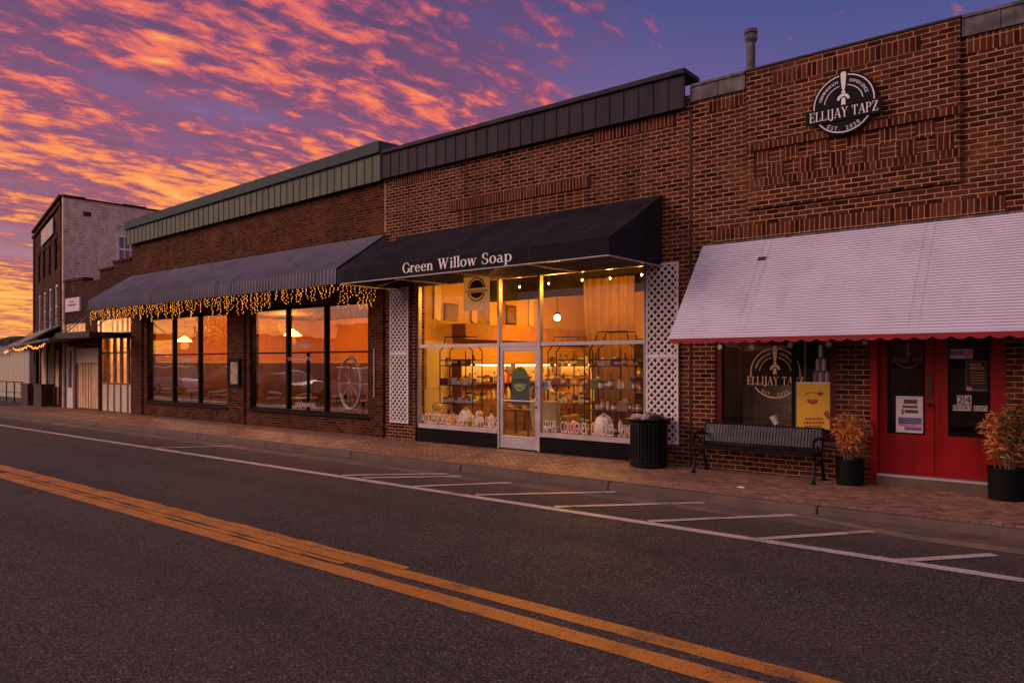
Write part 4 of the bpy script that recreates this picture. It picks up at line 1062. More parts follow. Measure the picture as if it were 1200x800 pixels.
point('pendant_light', (px_, 4.2, pz_-.25), 190, WARM, .10)
point('shop_light', (-9.5, 6.0, 3.3), 260, WARM, .2)

# ================================================================== TAPROOM (right)
TX0, TX1 = -5.74, 9.0
tap = thing('brick_building', 'red brick taproom with a raised basketweave parapet and red double doors', 'building', (-2.0, 0, 0))
WN = (X(838), X(979), .72, 2.85); DR = (X(1020), X(1178.5), SW, 2.75)
mb = MB(); wall_cells(mb, TX0, TX1, 0, 6.48, 0.0, .30, [WN, DR])
mb.build('front_wall', brick_mid, tap)
shell(tap, TX0, TX1, 6.4)
C0, C1 = X(876), X(1126)
mb = MB()
pz0, pz1 = 4.92, 5.40
P0, P1 = X(884, -.03), X(1118, -.03)
# raised parapet with a recessed basketweave panel
wall_cells(mb, C0, C1, 4.45, 6.72, -.055, -.001, [(P0, P1, pz0, pz1)])
mb.box(C0, C1, .001, .30, 6.481, 6.72)
mb.build('parapet', brick_mid, tap)
mb = MB(); bs = (pz1-pz0)/2; nb = int(round((P1-P0)/bs)); bw_ = (P1-P0)/nb
for i in range(nb):
    for j in range(2):
        mb.box(P0+i*bw_, P0+(i+1)*bw_, -.024-(.003 if (i+j) % 2 else 0), -.0011, pz0+j*bs, pz0+(j+1)*bs, (i+j) % 2)
mb.build('basketweave_panel', [brick_stk, brick_sold], tap)
mb = MB()
mb.box(P0-.12, P1+.12, -.068, -.056, pz1+.0, pz1+.115); mb.box(P0-.12, P1+.12, -.068, -.056, pz0-.115, pz0)
mb.build('panel_border', brick_sold, tap)
mb = MB(); mb.box(X(907), X(1080), -.062, -.056, 6.40, 6.62); mb.build('soldier_course', brick_sold, tap)
for a, b in ((X(830), X(872)), (C1+.06, TX1)):
    mb = MB(); mb.box(a, b, -.006, -.001, 6.22, 6.44); mb.build('soldier_course', brick_sold, tap)
mb = MB(); mb.box(X(835.5), X(1178), -.010, -.001, 3.98, 4.20); mb.build('soldier_course', brick_sold, tap)
mb = MB(); mb.box(C0-.02, C1+.02, -.08, .34, 6.721, 6.76); mb.build('coping', m_dark, tap, bevel=.01)
for (a, b) in ((TX0+.02, C0-.03), (C1+.03, TX1)):
    ribbed_panel('flashing', a, b, -.035, lambda x: 6.46, lambda x: 6.71, m_lead, tap, .42, rib=.018)
    mb = MB(); mb.box(a, b, -.06, .34, 6.711, 6.76); mb.build('flashing_cap', m_lead, tap, bevel=.008)
# dark joint between the two brick buildings
mb = MB(); mb.box(SX1-.025, SX1+.02, -.012, .002, 0.1, 6.34); mb.build('party_joint', plain('dark_joint', (.05,.022,.017), .9), tap)
# window
m_twood = plain('brown_panelling', (.16,.085,.04), .55, var=.35, vscale=2, stain=(.08,.04,.02))
m_tfloor = plain('taproom_floor', (.10,.07,.05), .6, var=.3)
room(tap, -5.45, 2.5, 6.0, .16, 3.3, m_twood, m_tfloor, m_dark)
m_maroon = plain('dark_maroon_paint', (.085,.004,.006), .5, var=.2, spec=.2)
mb = MB(); f = .11; x0, x1, z0, z1 = WN
mb.box(x0, x0+f, .02, .14, z0, z1); mb.box(x1-f*.8, x1, .02, .14, z0, z1); mb.box(x0+f, x1-f*.8, .02, .14, z0, z0+f); mb.box(x0+f, x1-f*.8, .02, .14, z1-f, z1)
xm = X(931, .08)
tw = mb.build('window', m_maroon, tap, bevel=.004)
mb = MB(); mb.box(xm-.03, xm+.03, .03, .13, z0+f, z1-f); mb.build('mullion', m_darkfrm, tw)
pane_box(x0+f, xm-.03, z0+f, z1-f, .08, g_dark, tw); pane_box(xm+.03, x1-f*.8, z0+f, z1-f, .08, g_dark, tw)
mb = MB(); mb.box(x0-.04, x1+.04, -.05, .02, z0-.07, z0-.002); mb.build('sill', m_conc, tw)
point('taproom_light', (-4.6, 1.6, 2.9), 9, (1, .42, .13), .2)
# things behind the taproom window
mb = MB(); mb.box(-5.1, -3.95, .75, .80, .16, 1.55); 
for k in range(9): mb.box(-5.1, -3.95, .735, .7495, .2+k*.15, .335+k*.15)
tag(mb.build('wood_partition', m_twood, base=(-4.5, .75, .16)), 'low panelled partition standing behind the taproom window', 'partition')
cb = thing('glass_shelf_case', 'dark shelf case holding pale cans behind the right of the taproom window', 'shelf case', (-3.8, .8, .16))
mb = MB(); mb.box(-3.98, -3.40, .95, 1.0, .16, 2.6); mb.box(-4.0, -3.97, .6, 1.0, .16, 2.6); mb.box(-3.41, -3.38, .6, 1.0, .16, 2.6); mb.build('carcass', m_seat, cb)
for z in (1.0, 1.55, 2.55): mb = MB(); mb.box(-3.968, -3.412, .62, .948, z, z+.03); mb.build('shelf', m_seat, cb)
m_can = plain('pale_can', (.45,.36,.32), .35, var=.15); k = 0
for (x, z) in ((-3.86, 1.58), (-3.76, 1.58), (-3.66, 1.58), (-3.50, 1.58), (-3.81, 1.80), (-3.71, 1.80), (-3.76, 2.02)):
    mb = MB(); mb.lathe((x, .74, z), [(.042, 0), (.047, .012), (.047, .19), (.036, .205)], 14)
    tag(mb.build('tall_can', m_can, base=(x, .74, z)), 'pale tall can stacked in the shelf case, %s' % ('bottom row far left', 'bottom row second', 'bottom row third', 'bottom row far right standing apart', 'middle row left', 'middle row right', 'top of the pyramid')[k], 'can', 'cans in the taproom case'); k += 1
# hanging stars under the awning
def star(x, z, r, lab):
    y = -.42
    t = thing('hanging_star', lab, 'ornament', (x, y, z), 'white stars hanging below the white awning')
    mb = MB(); rn = random.Random(int(x*100)); ph = rn.uniform(-.3, .3)
    poly = [(x+(r if i % 2 == 0 else r*.45)*math.sin(ph+math.pi*i/6), z+(r if i % 2 == 0 else r*.45)*math.cos(ph+math.pi*i/6)) for i in range(12)]
    mb.prism(poly, y-.008, y+.008); mb.build('star', m_white, t)
    mb = MB(); mb.tube([(x, y, z+r*.9), (x, y, 2.75)], .003, 4); mb.build('thread', m_white, t)
for i, (px, py, r) in enumerate(((843.5, 406.5, .055), (881, 406.5, .065), (926, 404, .058), (971, 403, .062), (1014, 401, .055))):
    x, z = at(px, py, -.42); star(x, z, r, 'white paper star hanging below the white awning, %s from the left' % ('first', 'second', 'third', 'fourth', 'fifth')[i])
# round brand mark made of ring, tap handle and banner text (used on the sign, the window and the door)
def mark(mb, cx, y, cz, r, mi=0, letters=True, full=True, band=True):
    fn = lambda d0: (lambda x, yy, z: (x, y-d0-yy, z))
    def ring(r0, r1, a0, a1, n=40, d=.003):
        for i in range(n):
            p, q = R(a0+(a1-a0)*i/n), R(a0+(a1-a0)*(i+1)/n)
            mb.add([(cx+r0*math.cos(p), y-d, cz+r0*math.sin(p)), (cx+r0*math.cos(q), y-d, cz+r0*math.sin(q)), (cx+r1*math.cos(q), y-d, cz+r1*math.sin(q)), (cx+r1*math.cos(p), y-d, cz+r1*math.sin(p))], [(0,3,2,1)], mi)
    for a0, a1 in ((-13, 82), (98, 193), (215, 325)):
        ring(r*.93, r*.895, a0, a1)
    ring(r*.60, r*.575, 8, 78, 20); ring(r*.60, r*.575, 102, 172, 20)
    # tap handle
    def prof(pts, mi_=mi, d=.006): mb.prism([(cx+a*r, cz+b*r) for a, b in pts] + [(cx-a*r, cz+b*r) for a, b in pts[::-1]], y-d, y-.001, mi_)
    prof([(.055, 1.02), (.085, .95), (.075, .72), (.05, .50), (.028, .42)]); prof([(.028, .41), (.06, .38), (.06, .34), (.028, .33)])
    for i in range(12):
        a0, a1 = R(10+160*i/12), R(10+160*(i+1)/12)
        mb.prism([(cx+r*.20*math.cos(a0), cz+r*(.10+.22*math.sin(a0))), (cx+r*.20*math.cos(a1), cz+r*(.10+.22*math.sin(a1))), (cx+r*.13*math.cos(a1), cz+r*(.08+.15*math.sin(a1))), (cx+r*.13*math.cos(a0), cz+r*(.08+.15*math.sin(a0)))], y-.006, y-.001, mi)
    prof([(.055, .18), (.065, -.06), (.02, -.03)])
    if letters:
        t = 'ELLIJAY TAPZ'; h = r*.31; w = r*2.1; sxx = w/(serif_width(t)*h)
        serif_text(mb, t, h, lambda a, b, d: (cx-w/2+a, y-.008-d, cz-r*.44+b), mi=mi, sx=sxx, depth=.003)
    if full:
        def arctext(txt, rr, a0, a1, h):
            n = len(txt)
            for i, ch in enumerate(txt):
                if ch == ' ': continue
                a = R(a0+(a1-a0)*(i+.5)/n); s_, c_ = math.sin(a), math.cos(a)
                up = 1 if (a1 < a0) else -1
                ux, uz = (s_*up, -c_*up)                # advance direction
                vx, vz = (c_*up, s_*up)
                sans_text(mb, ch, h, lambda p, q, d: (cx+rr*c_+ux*p+vx*q, y-.004-d, cz+rr*s_+uz*p+vz*q), mi=mi, align='CENTER', depth=.001)
        arctext('FERMENTATION', r*.69, 166, 104, r*.095); arctext('EXPERIENCE', r*.69, 76, 16, r*.095)
        arctext('EST. 2020', r*.86, 232, 308, r*.12)
sx, sz = at(988.5, 121.5, -.13); sr = .47
sg = thing('round_sign', 'dark round ELLIJAY TAPZ sign with a white tap handle mounted on the brick parapet', 'sign', (sx, -.06, sz))
mb = MB(); mb.lathe((sx, -.10, sz), [(0, -.03), (sr-.01, -.03), (sr, -.02), (sr, .04), (0, .04)], 56, axis='y'); mb.build('disc', m_signdk, sg)
mb = MB(); mb.box(sx-sr*1.17, sx+sr*1.17, -.15, -.131, sz-sr*.53, sz-sr*.06); mb.build('banner', m_signband, sg, bevel=.004)
mb = MB(); mark(mb, sx, -.1335, sz, sr); mb2 = mb
mb.build('lettering', m_letter, sg)
# push the banner text proud of the banner: a second copy of the letters
mb = MB(); t_ = 'ELLIJAY TAPZ'; h = sr*.31; w = sr*2.1
serif_text(mb, t_, h, lambda a, b, d: (sx-w/2+a, -.151-d, sz-sr*.44+b), sx=w/(serif_width(t_)*h)); mb.build('banner_lettering', m_letter, sg)
m_gold = plain('cream_vinyl', (.62,.42,.26), .5, var=.1)
wx, wz = at(908, 437, .07); mb = MB(); mark(mb, wx, .078, wz, .44)
tag(mb.build('window_decal', m_gold, base=(wx, .07, wz)), 'cream ring and tap handle decal reading ELLIJAY TAPZ on the taproom window', 'decal')

# double doors
x0, x1, z0, z1 = DR; zs = .30; jl, jr = x0+.10, x1-.16
mb = MB(); mb.box(x0, jl, -.02, .20, SW-.01, z1); mb.box(jr, x1, .02, .24, SW-.01, z1); mb.box(jl, jr, .0, .24, 2.55, z1); mb.build('door_frame', m_redpaint, tap, bevel=.005)
mb = MB(); mb.box(jl, jr, -.10, .26, SW-.01, zs-.035); mb.build('step', m_conc, tap, bevel=.012)
mb = MB(); mb.box(jl, jr, -.06, .22, zs-.034, zs-.004); mb.build('threshold', m_alu, tap, bevel=.004)
xm = (X(1095, .1)); yd = .10
for (a, b, g0, g1, k) in ((jl+.005, xm-.004, X(1040, .1), X(1083.5, .1), 0), (xm+.004, jr-.005, X(1111, .1), X(1159.5, .1), 1)):
    zg0, zg1 = Zp(1062, 508, .1)-.0, 2.36
    mb = MB()
    mb.box(a, g0, yd, yd+.05, zs, 2.548); mb.box(g1, b, yd, yd+.05, zs, 2.548); mb.box(g0, g1, yd, yd+.05, zs, zg0); mb.box(g0, g1, yd, yd+.05, zg1, 2.548)
    dr = mb.build('door', m_redpaint, tap)
    mb = MB(); q = .018
    for (c, d, e, f2) in ((g0, g0+q, zg0, zg1), (g1-q, g1, zg0, zg1), (g0+q, g1-q, zg0, zg0+q), (g0+q, g1-q, zg1-q, zg1)): mb.box(c, d, yd-.012, yd+.002, e, f2)
    mb.build('glazing_bead', m_darkfrm, dr)
    pane_box(g0+q, g1-q, zg0+q, zg1-q, yd+.02, g_dark, dr)
    if k == 0:
        hx = b-.055; mb = MB(); mb.box(hx-.035, hx+.035, yd-.012, yd-.001, 1.42, 1.78); mb.build('push_plate', m_brass, dr, bevel=.003)
        mb = MB(); mb.lathe((hx, yd-.04, 1.33), [(.0, -.03), (.03, -.02), (.03, .0), (.012, .015), (.012, .04)], 14, axis='y'); mb.build('knob', m_brass, dr, smooth=True)
    DG = (g0, g1) if k == 0 else DG
    if k == 1: DG2 = (g0, g1)
# paper notices on the doors
m_paper = plain('white_paper', (.60,.55,.56), .7, var=.06)
m_ink = plain('brown_ink', (.10,.045,.03), .7); m_inkb = plain('poster_blue', (.10,.10,.26), .6, var=.5, vscale=7); m_inkp = plain('poster_pink', (.55,.20,.26), .6, var=.4, vscale=8)
yq = .112
def px_box(mb, p0, p1, q0, q1, y, d, mi):
    xa = X(p0, y); xb = X(p1, y); mb.box(xa, xb, y-d, y, Zp((p0+p1)/2, q1, y), Zp((p0+p1)/2, q0, y), mi)
mb = MB(); px_box(mb, 1050, 1082, 464, 507, yq, .003, 0)
px_box(mb, 1059, 1075, 468, 473, yq-.0031, .001, 1); px_box(mb, 1057.5, 1075.5, 475, 478, yq-.0031, .001, 1); px_box(mb, 1056.5, 1059, 479, 485, yq-.0031, .001, 1); px_box(mb, 1060, 1076, 480, 484, yq-.0031, .001, 1)
px_box(mb, 1052.5, 1080, 489, 504, yq-.0031, .001, 2); px_box(mb, 1052.5, 1080, 496.5, 500.5, yq-.0042, .001, 3); px_box(mb, 1050.3, 1060, 499, 506.5, yq-.0055, .001, 0)
tag(mb.build('poster', [m_paper, m_ink, m_inkb, m_inkp], base=(X(1066, yq), yq, 1.0)), 'white event poster with a purple landscape on the left red door', 'poster')
mb = MB(); mark(mb, X(1064, .11), .112, Zp(1064, 417, .11), .19, full=False)
tag(mb.build('door_decal', plain('faded_decal', (.34,.22,.26), .6), base=(X(1064, .11), .11, 2.0)), 'faded round decal at the top of the left red door glass', 'decal')
mb = MB(); px_box(mb, 1131.5, 1159, 422, 458, yq, .004, 0); px_box(mb, 1133, 1157.5, 424, 456, yq-.0041, .001, 1)
for i, (a, b, c, d) in enumerate(((1136, 1150, 425.5, 428), (1136, 1153, 429.5, 433), (1136, 1154, 436, 436.9), (1137, 1154, 439, 440), (1137, 1154, 442, 443), (1138, 1154, 445, 446), (1138, 1155, 448.5, 449.5))):
    px_box(mb, a, b, c, d, yq-.0052, .0006, 2)
px_box(mb, 1133, 1138.5, 453, 457.5, yq-.0052, .0008, 3)
tag(mb.build('poster', [m_lead, m_dark, plain('amber_ink', (.34,.15,.04), .6), m_inkp], base=(X(1145, yq), yq, 1.6)), 'dark framed notice with amber lettering on the right red door', 'poster')
mb = MB(); px_box(mb, 1112, 1140, 409, 420, yq, .003, 0)
for i in range(5): px_box(mb, 1113.5+i*3.5, 1116+i*3.5, 410.5, 416, yq-.0031, .001, 1)
px_box(mb, 1131.5, 1139, 410, 419, yq-.0031, .001, 2)
tag(mb.build('sticker', [m_paper, m_inkb, m_inkp], base=(X(1126, yq), yq, 2.0)), 'small white and pink sticker at the top of the right red door', 'sticker')
mb = MB(); px_box(mb, 1121.5, 1129, 463, 474, yq, .003, 0); px_box(mb, 1130.2, 1138.5, 463, 474, yq, .003, 0); px_box(mb, 1116.5, 1138.5, 474.6, 481, yq, .003, 0); px_box(mb, 1141, 1158, 475.2, 481.5, yq, .003, 0)
for ch, p in (('2', 1125.2), ('4', 1134.3)):
    zz0 = Zp(p, 472.6, yq); sans_text(mb, ch, .105, facing(X(p, yq), yq-.0035, zz0), mi=1, align='CENTER', depth=.001)
sans_text(mb, 'BEERS', .055, facing(X(1127.5, yq), yq-.0035, Zp(1127, 480, yq)), width=.24, mi=1, align='CENTER', depth=.001)
sans_text(mb, 'TAPS', .055, facing(X(1149.5, yq), yq-.0035, Zp(1149, 480.6, yq)), width=.17, mi=1, align='CENTER', depth=.001)
tag(mb.build('number_sign', [plain('tile_white', (.50,.44,.40), .6), m_dark], base=(X(1128, yq), yq, 1.3)), 'white tiles reading 24 BEERS TAPS on the right red door glass', 'sign')
# yellow poster and paper cup at the window
m_yel = plain('yellow_poster', (.62,.36,.012), .6, var=.08)
yq2 = .052
mb = MB(); px_box(mb, 932, 974.5, 447.5, 502, yq2, .006, 0); px_box(mb, 933.2, 973.3, 449, 501, yq2-.0061, .001, 1)
cx, cz = at(952.5, 468, yq2)
mb.prism([(cx+.09*math.cos(R(180+q*9)), cz+.075*math.sin(R(180+q*9))) for q in range(21)], yq2-.009, yq2-.0072, 2)
for i in range(8):
    a0, a1 = R(25+16*i), R(25+16*(i+1)); mb.prism([(cx+.15*math.cos(a0), cz+.02+.10*math.sin(a0)), (cx+.15*math.cos(a1), cz+.02+.10*math.sin(a1)), (cx+.135*math.cos(a1), cz+.02+.085*math.sin(a1)), (cx+.135*math.cos(a0), cz+.02+.085*math.sin(a0))], yq2-.009, yq2-.0072, 2)
mb.prism([(cx+.05, cz+.10), (cx+.14, cz+.13), (cx+.17, cz+.09), (cx+.10, cz+.06)], yq2-.011, yq2-.0092, 2)
mb.prism([(cx+.16, cz-.20), (cx+.23, cz-.16), (cx+.26, cz-.22), (cx+.25, cz-.32), (cx+.20, cz-.27)], yq2-.009, yq2-.0072, 2)
for i, (a, b) in enumerate(((943, 965), (941.5, 966), (943, 963))): 
    p = a; rn = random.Random(i)
    while p < b:
        w = rn.uniform(1.5, 4.0); px_box(mb, p, min(b, p+w), 489.5+i*4.4, 492+i*4.4, yq2-.0072, .001, 2); p += w+.8
tag(mb.build('poster', [m_paper, m_yel, plain('poster_red', (.30,.03,.015), .6)], base=(cx, yq2, cz)), 'bright yellow poster with a red bowl drawing propped in the taproom window', 'poster')
mb = MB(); ux, uz = at(908, 491, .30)
Mr = Matrix.Rotation(R(-28), 3, 'Y')
prof = [(.05, -.09), (.062, .06), (.066, .065), (.0, .065)]
tmp = MB(); tmp.lathe((0, 0, 0), prof, 16)
mb.add([tuple(Vector((ux, .30, uz)) + Mr @ Vector(v)) for v in tmp.v], tmp.f); mb.box(ux-.25, ux+.25, .2, .42, uz-.16, uz-.125, 1)
tag(mb.build('paper_cup', [m_paper, m_dark], base=(ux, .3, uz-.16)), 'tilted white paper cup on the ledge behind the taproom window', 'cup')

# white awning with red valance
WA0, WA1, WP = -5.50, 4.2, -1.27
waw = thing('shop_awning', 'white slatted metal awning with a red scalloped valance over the taproom', 'awning', ((WA0+WA1)/2, 0, 2.3))
zt0, zf0 = 3.93, 2.345; ns = 40; mb = MB()
for i in range(ns):
    f0, f1 = i/ns, (i+1)/ns
    ya, za = -.03+(WP+.03)*f0, zt0+(zf0-zt0)*f0; yb, zb2 = -.03+(WP+.03)*f1, zt0+(zf0-zt0)*f1
    # each slat stands a little proud at its lower edge
    ny, nz = -.78*.014, .62*.014
    mb.hexa([(WA0, ya, za-.012), (WA1, ya, za-.012), (WA1, yb+.012, zb2-.004), (WA0, yb+.012, zb2-.004)][::1],
            [(WA0, ya, za), (WA1, ya, za), (WA1, yb+ny, zb2+nz), (WA0, yb+ny, zb2+nz)])
can = mb.build('canopy', m_whiteawn, waw)
mb = MB(); pk, pz = at(893, 307, -.3)
f = .22; ya = -.03+(WP+.03)*f; za = zt0+(zf0-zt0)*f
Ms = Matrix.Rotation(math.atan2(zt0-zf0, -WP-.03), 3, 'X')
mb.obox((X(893, ya), ya-.012, za+.012), (.12, .07, .012), Ms); mb.build('patch', m_dark, waw)
mb = MB()
for px in (884, 1080):
    for dxx in (-.06, .06):
        xx = X(px, -.65)+dxx; mb = MB()
        mb.tube([(xx, -.05, zt0+.008), (xx, WP-.004, zf0+.012)], .0028, 5); mb.build('seam', m_whiteawn, waw)
mb = MB(); mb.box(WA0, WA1, WP-.015, WP+.02, zf0-.035, zf0+.004); mb.build('edge_bar', m_whiteawn, waw, bevel=.004)
mb = MB(); n = 0; sc = .205; x = WA0+.005
while x < WA1-sc:
    top = zf0-.036; pts = [(x, top), (x, top-.045)]
    for i in range(9): pts.append((x+sc*i/8, top-.045-.034*math.sin(math.pi*i/8)))
    pts += [(x+sc, top-.045), (x+sc, top)]
    mb.prism([pts[0]]+pts[2:-2]+[pts[-1]], WP-.008, WP-.002); x += sc
mb.build('valance', m_redval, waw)
mb = MB()
for x in (WA0+.03, -2.9, -.4, 2.0):
    mb.tube([(x, -.02, 2.62), (x, WP+.04, zf0-.02)], .014, 6); mb.tube([(x, -.03, zt0-.06), (x, WP+.04, zf0-.02)], .014, 6)
mb.build('frame', m_alu, waw)
mb = MB(); mb.box(WA0, WA1, -.03, -.004, zt0-.02, zt0+.035); mb.build('wall_flashing', m_lead, waw)

# vent pipe on the roof
vx, vz = at(880, 78, 1.2)
vp = thing('vent_pipe', 'grey metal vent pipe with a banded cap rising above the taproom parapet', 'vent pipe', (vx, 1.2, 5.7))
zt_ = Zp(880, 36, 1.2); rr = .078
mb = MB(); mb.lathe((vx, 1.2, 5.75), [(rr, 0), (rr, zt_-5.95)], 18); mb.build('pipe', m_lead, vp, smooth=True)
mb = MB(); mb.lathe((vx, 1.2, zt_-.22), [(rr*1.1, 0), (rr*1.45, .05), (rr*1.45, .12), (rr*1.2, .13), (rr*1.2, .155), (rr*1.5, .16), (rr*1.5, .22), (rr*.6, .25)], 18); mb.build('cap', m_lead, vp)

# ================================================================== LOW BRICK SHOP (left of the restaurant)
LX0, LX1 = -33.55, -27.22
low = thing('brick_building', 'low dark brick shop with stepped parapet between the restaurant and the tall building', 'building', ((LX0+LX1)/2, 0, 0))
holes = [(X(117), X(156), SW, 2.95), (X(76), X(115), SW, 2.75), (X(112), X(153), 3.05, 3.60), (X(76), X(100), 3.10, 3.55)]
mb = MB(); wall_cells(mb, LX0, LX1, 0, 4.95, 0, .30, holes)
for (p0, p1, zz) in ((76, 99, 5.22), (99, 117, 5.12), (117, 133, 5.42), (133, 156.5, 5.62)):
    mb.box(max(LX0, X(p0)), min(LX1, X(p1))-.004, 0, .30, 4.951, zz)
mb.build('front_wall', brick_low, low)
for (p0, p1, zz) in ((75, 99, 5.22), (117, 133, 5.42), (133, 156, 5.62)):
    mb = MB(); mb.box(max(LX0, X(p0)), min(LX1, X(p1))-.01, -.05, .34, zz+.001, zz+.09); mb.build('coping', brick_low, low)
shell(low, LX0, LX1, 5.0, brick_low)
m_lwall = plain('lit_cream_wall', (.70,.50,.30), .8, var=.1)
room(low, LX0+.3, LX1-.3, 3.2, .16, 3.9, m_lwall, m_rfloor, m_rceil)
# glazed folding doors with cream stiles
hx0, hx1 = X(117), X(156); nb = 5
for i in range(nb):
    a = hx0+(hx1-hx0)*i/nb; b = hx0+(hx1-hx0)*(i+1)/nb; m_ = .075
    mb = MB(); mb.box(a+.01, a+m_, .05, .12, SW, 2.95); mb.box(b-m_, b-.01, .05, .12, SW, 2.95); mb.box(a+m_, b-m_, .05, .12, 1.15, 1.21); mb.box(a+m_, b-m_, .05, .12, 2.86, 2.95); mb.box(a+m_, b-m_, .05, .12, 2.3, 2.35)
    mb.box(a+m_, b-m_, .06, .10, SW+.02, 1.15, 1)
    d_ = mb.build('folding_door', [m_wood, m_cream], low)
    pane_box(a+m_, b-m_, 1.21, 2.3, .085, g_clear, d_); pane_box(a+m_, b-m_, 2.35, 2.86, .085, g_clear, d_)
# boarded bay: white door, boards and a blank panel
hx0, hx1 = X(76), X(115)
mb = MB(); mb.box(hx0, hx1, .14, .18, SW, 2.75); mb.build('boarding', m_wood, low)
mb = MB(); xx = X(89)
while xx < hx1-.06: 
    mb.box(xx, xx+.17, .10, .139, SW+.05, 2.0); xx += .2+.06*(int(xx*7) % 2)
mb.build('board', m_board, low)
mb = MB(); mb.box(X(90), X(115.5), -.02, .02, Zp(103, 425), Zp(103, 408)); mb.build('blank_panel', m_cream, low)
mb = MB(); a, b = X(77), X(84); mb.box(a, a+.09, .04, .13, SW, 2.6); mb.box(b-.09, b, .04, .13, SW, 2.6); mb.box(a+.09, b-.09, .04, .13, SW, .95); mb.box(a+.09, b-.09, .04, .13, 2.45, 2.6)
d_ = mb.build('door', m_white, low); pane_box(a+.09, b-.09, .95, 2.45, .08, g_dark, d_)
for (h0, h1, z0, z1), nn in zip(holes[2:], (7, 5)):
    mb = MB(); mb.box(h0, h1, .06, .12, z0, z0+.05); mb.box(h0, h1, .06, .12, z1-.05, z1)
    for i in range(nn+1): q = h0+(h1-h0-.05)*i/nn; mb.box(q, q+.05, .06, .12, z0+.05, z1-.05)
    w_ = mb.build('transom_window', m_white, low); pane_box(h0, h1, z0+.05, z1-.05, .09, g_clear, w_)
point('lobby_light', (-29.0, 1.6, 3.2), 420, (1, .48, .14), .2); point('lobby_light', (-32.0, 1.8, 3.2), 60, (1, .50, .15), .2)
# white sign plate
mb = MB(); a, b = X(77, -.05), X(93.5, -.05); z0, z1 = Zp(85, 365, -.05), Zp(85, 349, -.05)
mb.box(a, b, -.07, -.001, z0, z1); mb.box(a+.3, b-.35, -.074, -.0701, z0+.22, z0+.30, 1); mb.box(a+.45, b-.55, -.074, -.0701, z0+.36, z0+.42, 1)
tag(mb.build('wall_sign', [plain('pale_sign', (.62,.56,.62), .6, var=.06), m_inkb], base=(a, -.05, z0)), 'plain white sign plate high on the low brick shop', 'sign')
# flat canopies with tie rods
c1 = thing('flat_canopy', 'dark flat metal canopy on tie rods over the folding glass doors', 'canopy', (X(135), 0, 2.9))
mb = MB(); a, b = X(117)-.4, LX1-.05; mb.box(a, b, -1.35, -.003, 2.97, 3.02); mb.box(a, b, -1.40, -1.351, 2.82, 3.04); mb.box(a, a+.05, -1.35, -.003, 2.82, 2.969); mb.box(b-.05, b, -1.35, -.003, 2.82, 2.969); mb.build('deck', m_blackmet, c1)
mb = MB()
for x in (a+.4, b-.4): mb = MB(); mb.tube([(x, -1.2, 3.03), (x, -.01, 4.1)], .018, 6); mb.build('tie_rod', m_lead, c1)
c2 = thing('flat_canopy', 'thin sloping grey canopy hung with tie rods over the boarded bay', 'canopy', (X(90), 0, 2.7))
mb = MB(); a2, b2 = -34.6, a-.02
mb.hexa([(a2, -1.7, 2.52), (b2, -1.6, 2.78), (b2, -.003, 2.92), (a2, -.003, 2.80)], [(a2, -1.7, 2.60), (b2, -1.6, 2.86), (b2, -.003, 2.98), (a2, -.003, 2.86)]); mb.build('deck', m_lead, c2)
mb = MB()
for x in (a2+.6, (a2+b2)/2, b2-.4): mb = MB(); mb.tube([(x, -1.5, 2.75), (x, -.01, 3.9)], .016, 6); mb.build('tie_rod', m_lead, c2)
# garland
gar = thing('garland_lights', 'warm string of lights under the thin sloping canopy at the far left', 'string lights', (-33.5, -1.6, 2.5))
mb = MB(); pts = []; q = 0
for i in range(61):
    f = i/60; xx = -36.0+5.3*f; pts.append((xx, -1.55, 2.50+.20*f-.10*abs(math.sin(f*9.4))))
mb.tube(pts, .012, 4); mb.build('wire', plain('garland_green', (.02,.04,.015), .9), gar)
for i in range(10, 60, 1):
    mb = MB(); p = pts[i]; mb.octa((p[0]+random.uniform(-.04, .04), p[1]-.02, p[2]-.03+random.uniform(-.05, .03)), .022); mb.build('bulb', m_bulb, gar)

# ================================================================== TALL BRICK BUILDING
ang = R(-13.0)
tall = thing('brick_building', 'tall three storey brick building with whitewashed side wall at the far left', 'building', (-33.60, .02, 0))
tall.rotation_euler = (0, 0, ang)
# local frame: x runs to the left along the front as negative, y depth; built at origin then parented
def lbuild(mb, name, mat, parent=tall, **k):
    o = mb.build(name, mat, None, **k)
    o.parent = parent
    return o
TH_, TL = 8.75, 10.8
wins = []
for i in range(4):
    xa = -1.35-i*2.15; wins.append((xa-1.05, xa, 3.45, 5.35, 'low')); wins.append((xa-.95, xa-.1, 5.95, 7.25, 'up'))
mb = MB(); wall_cells(mb, -TL, 0, 0, TH_, 0, .35, [w[:4] for w in wins]+[(-TL+1, -1, .1, 2.9)])
mb.box(-TL, 0, -.10, -.001, 8.45, 8.60); mb.box(-.55, 0, -.05, -.001, 2.0, 8.45); mb.box(-TL, -TL+.55, -.05, -.001, 2.0, 8.45)
for w in wins:
    if w[4] == 'up': mb.box(w[0]-.12, w[1]+.12, -.04, -.001, w[3], w[3]+.22)
lbuild(mb, 'front_wall', brick_old)
for w in wins:
    x0, x1, z0, z1, kd = w; mm = m_white if kd == 'low' else m_darkfrm; f = .11 if kd == 'low' else .06
    mb = MB(); mb.box(x0, x0+f, .04, .16, z0, z1); mb.box(x1-f, x1, .04, .16, z0, z1); mb.box(x0+f, x1-f, .04, .16, z0, z0+f); mb.box(x0+f, x1-f, .04, .16, z1-f, z1); mb.box(x0+f, x1-f, .06, .14, (z0+z1)/2-.03, (z0+z1)/2+.03)
    wo = lbuild(mb, 'window', mm)
    mb = MB(); mb.box(x0+f, x1-f, .10, .108, z0+f, z1-f); lbuild(mb, 'pane', g_dark, wo)
sl_ = lambda y: 8.70-.035*y
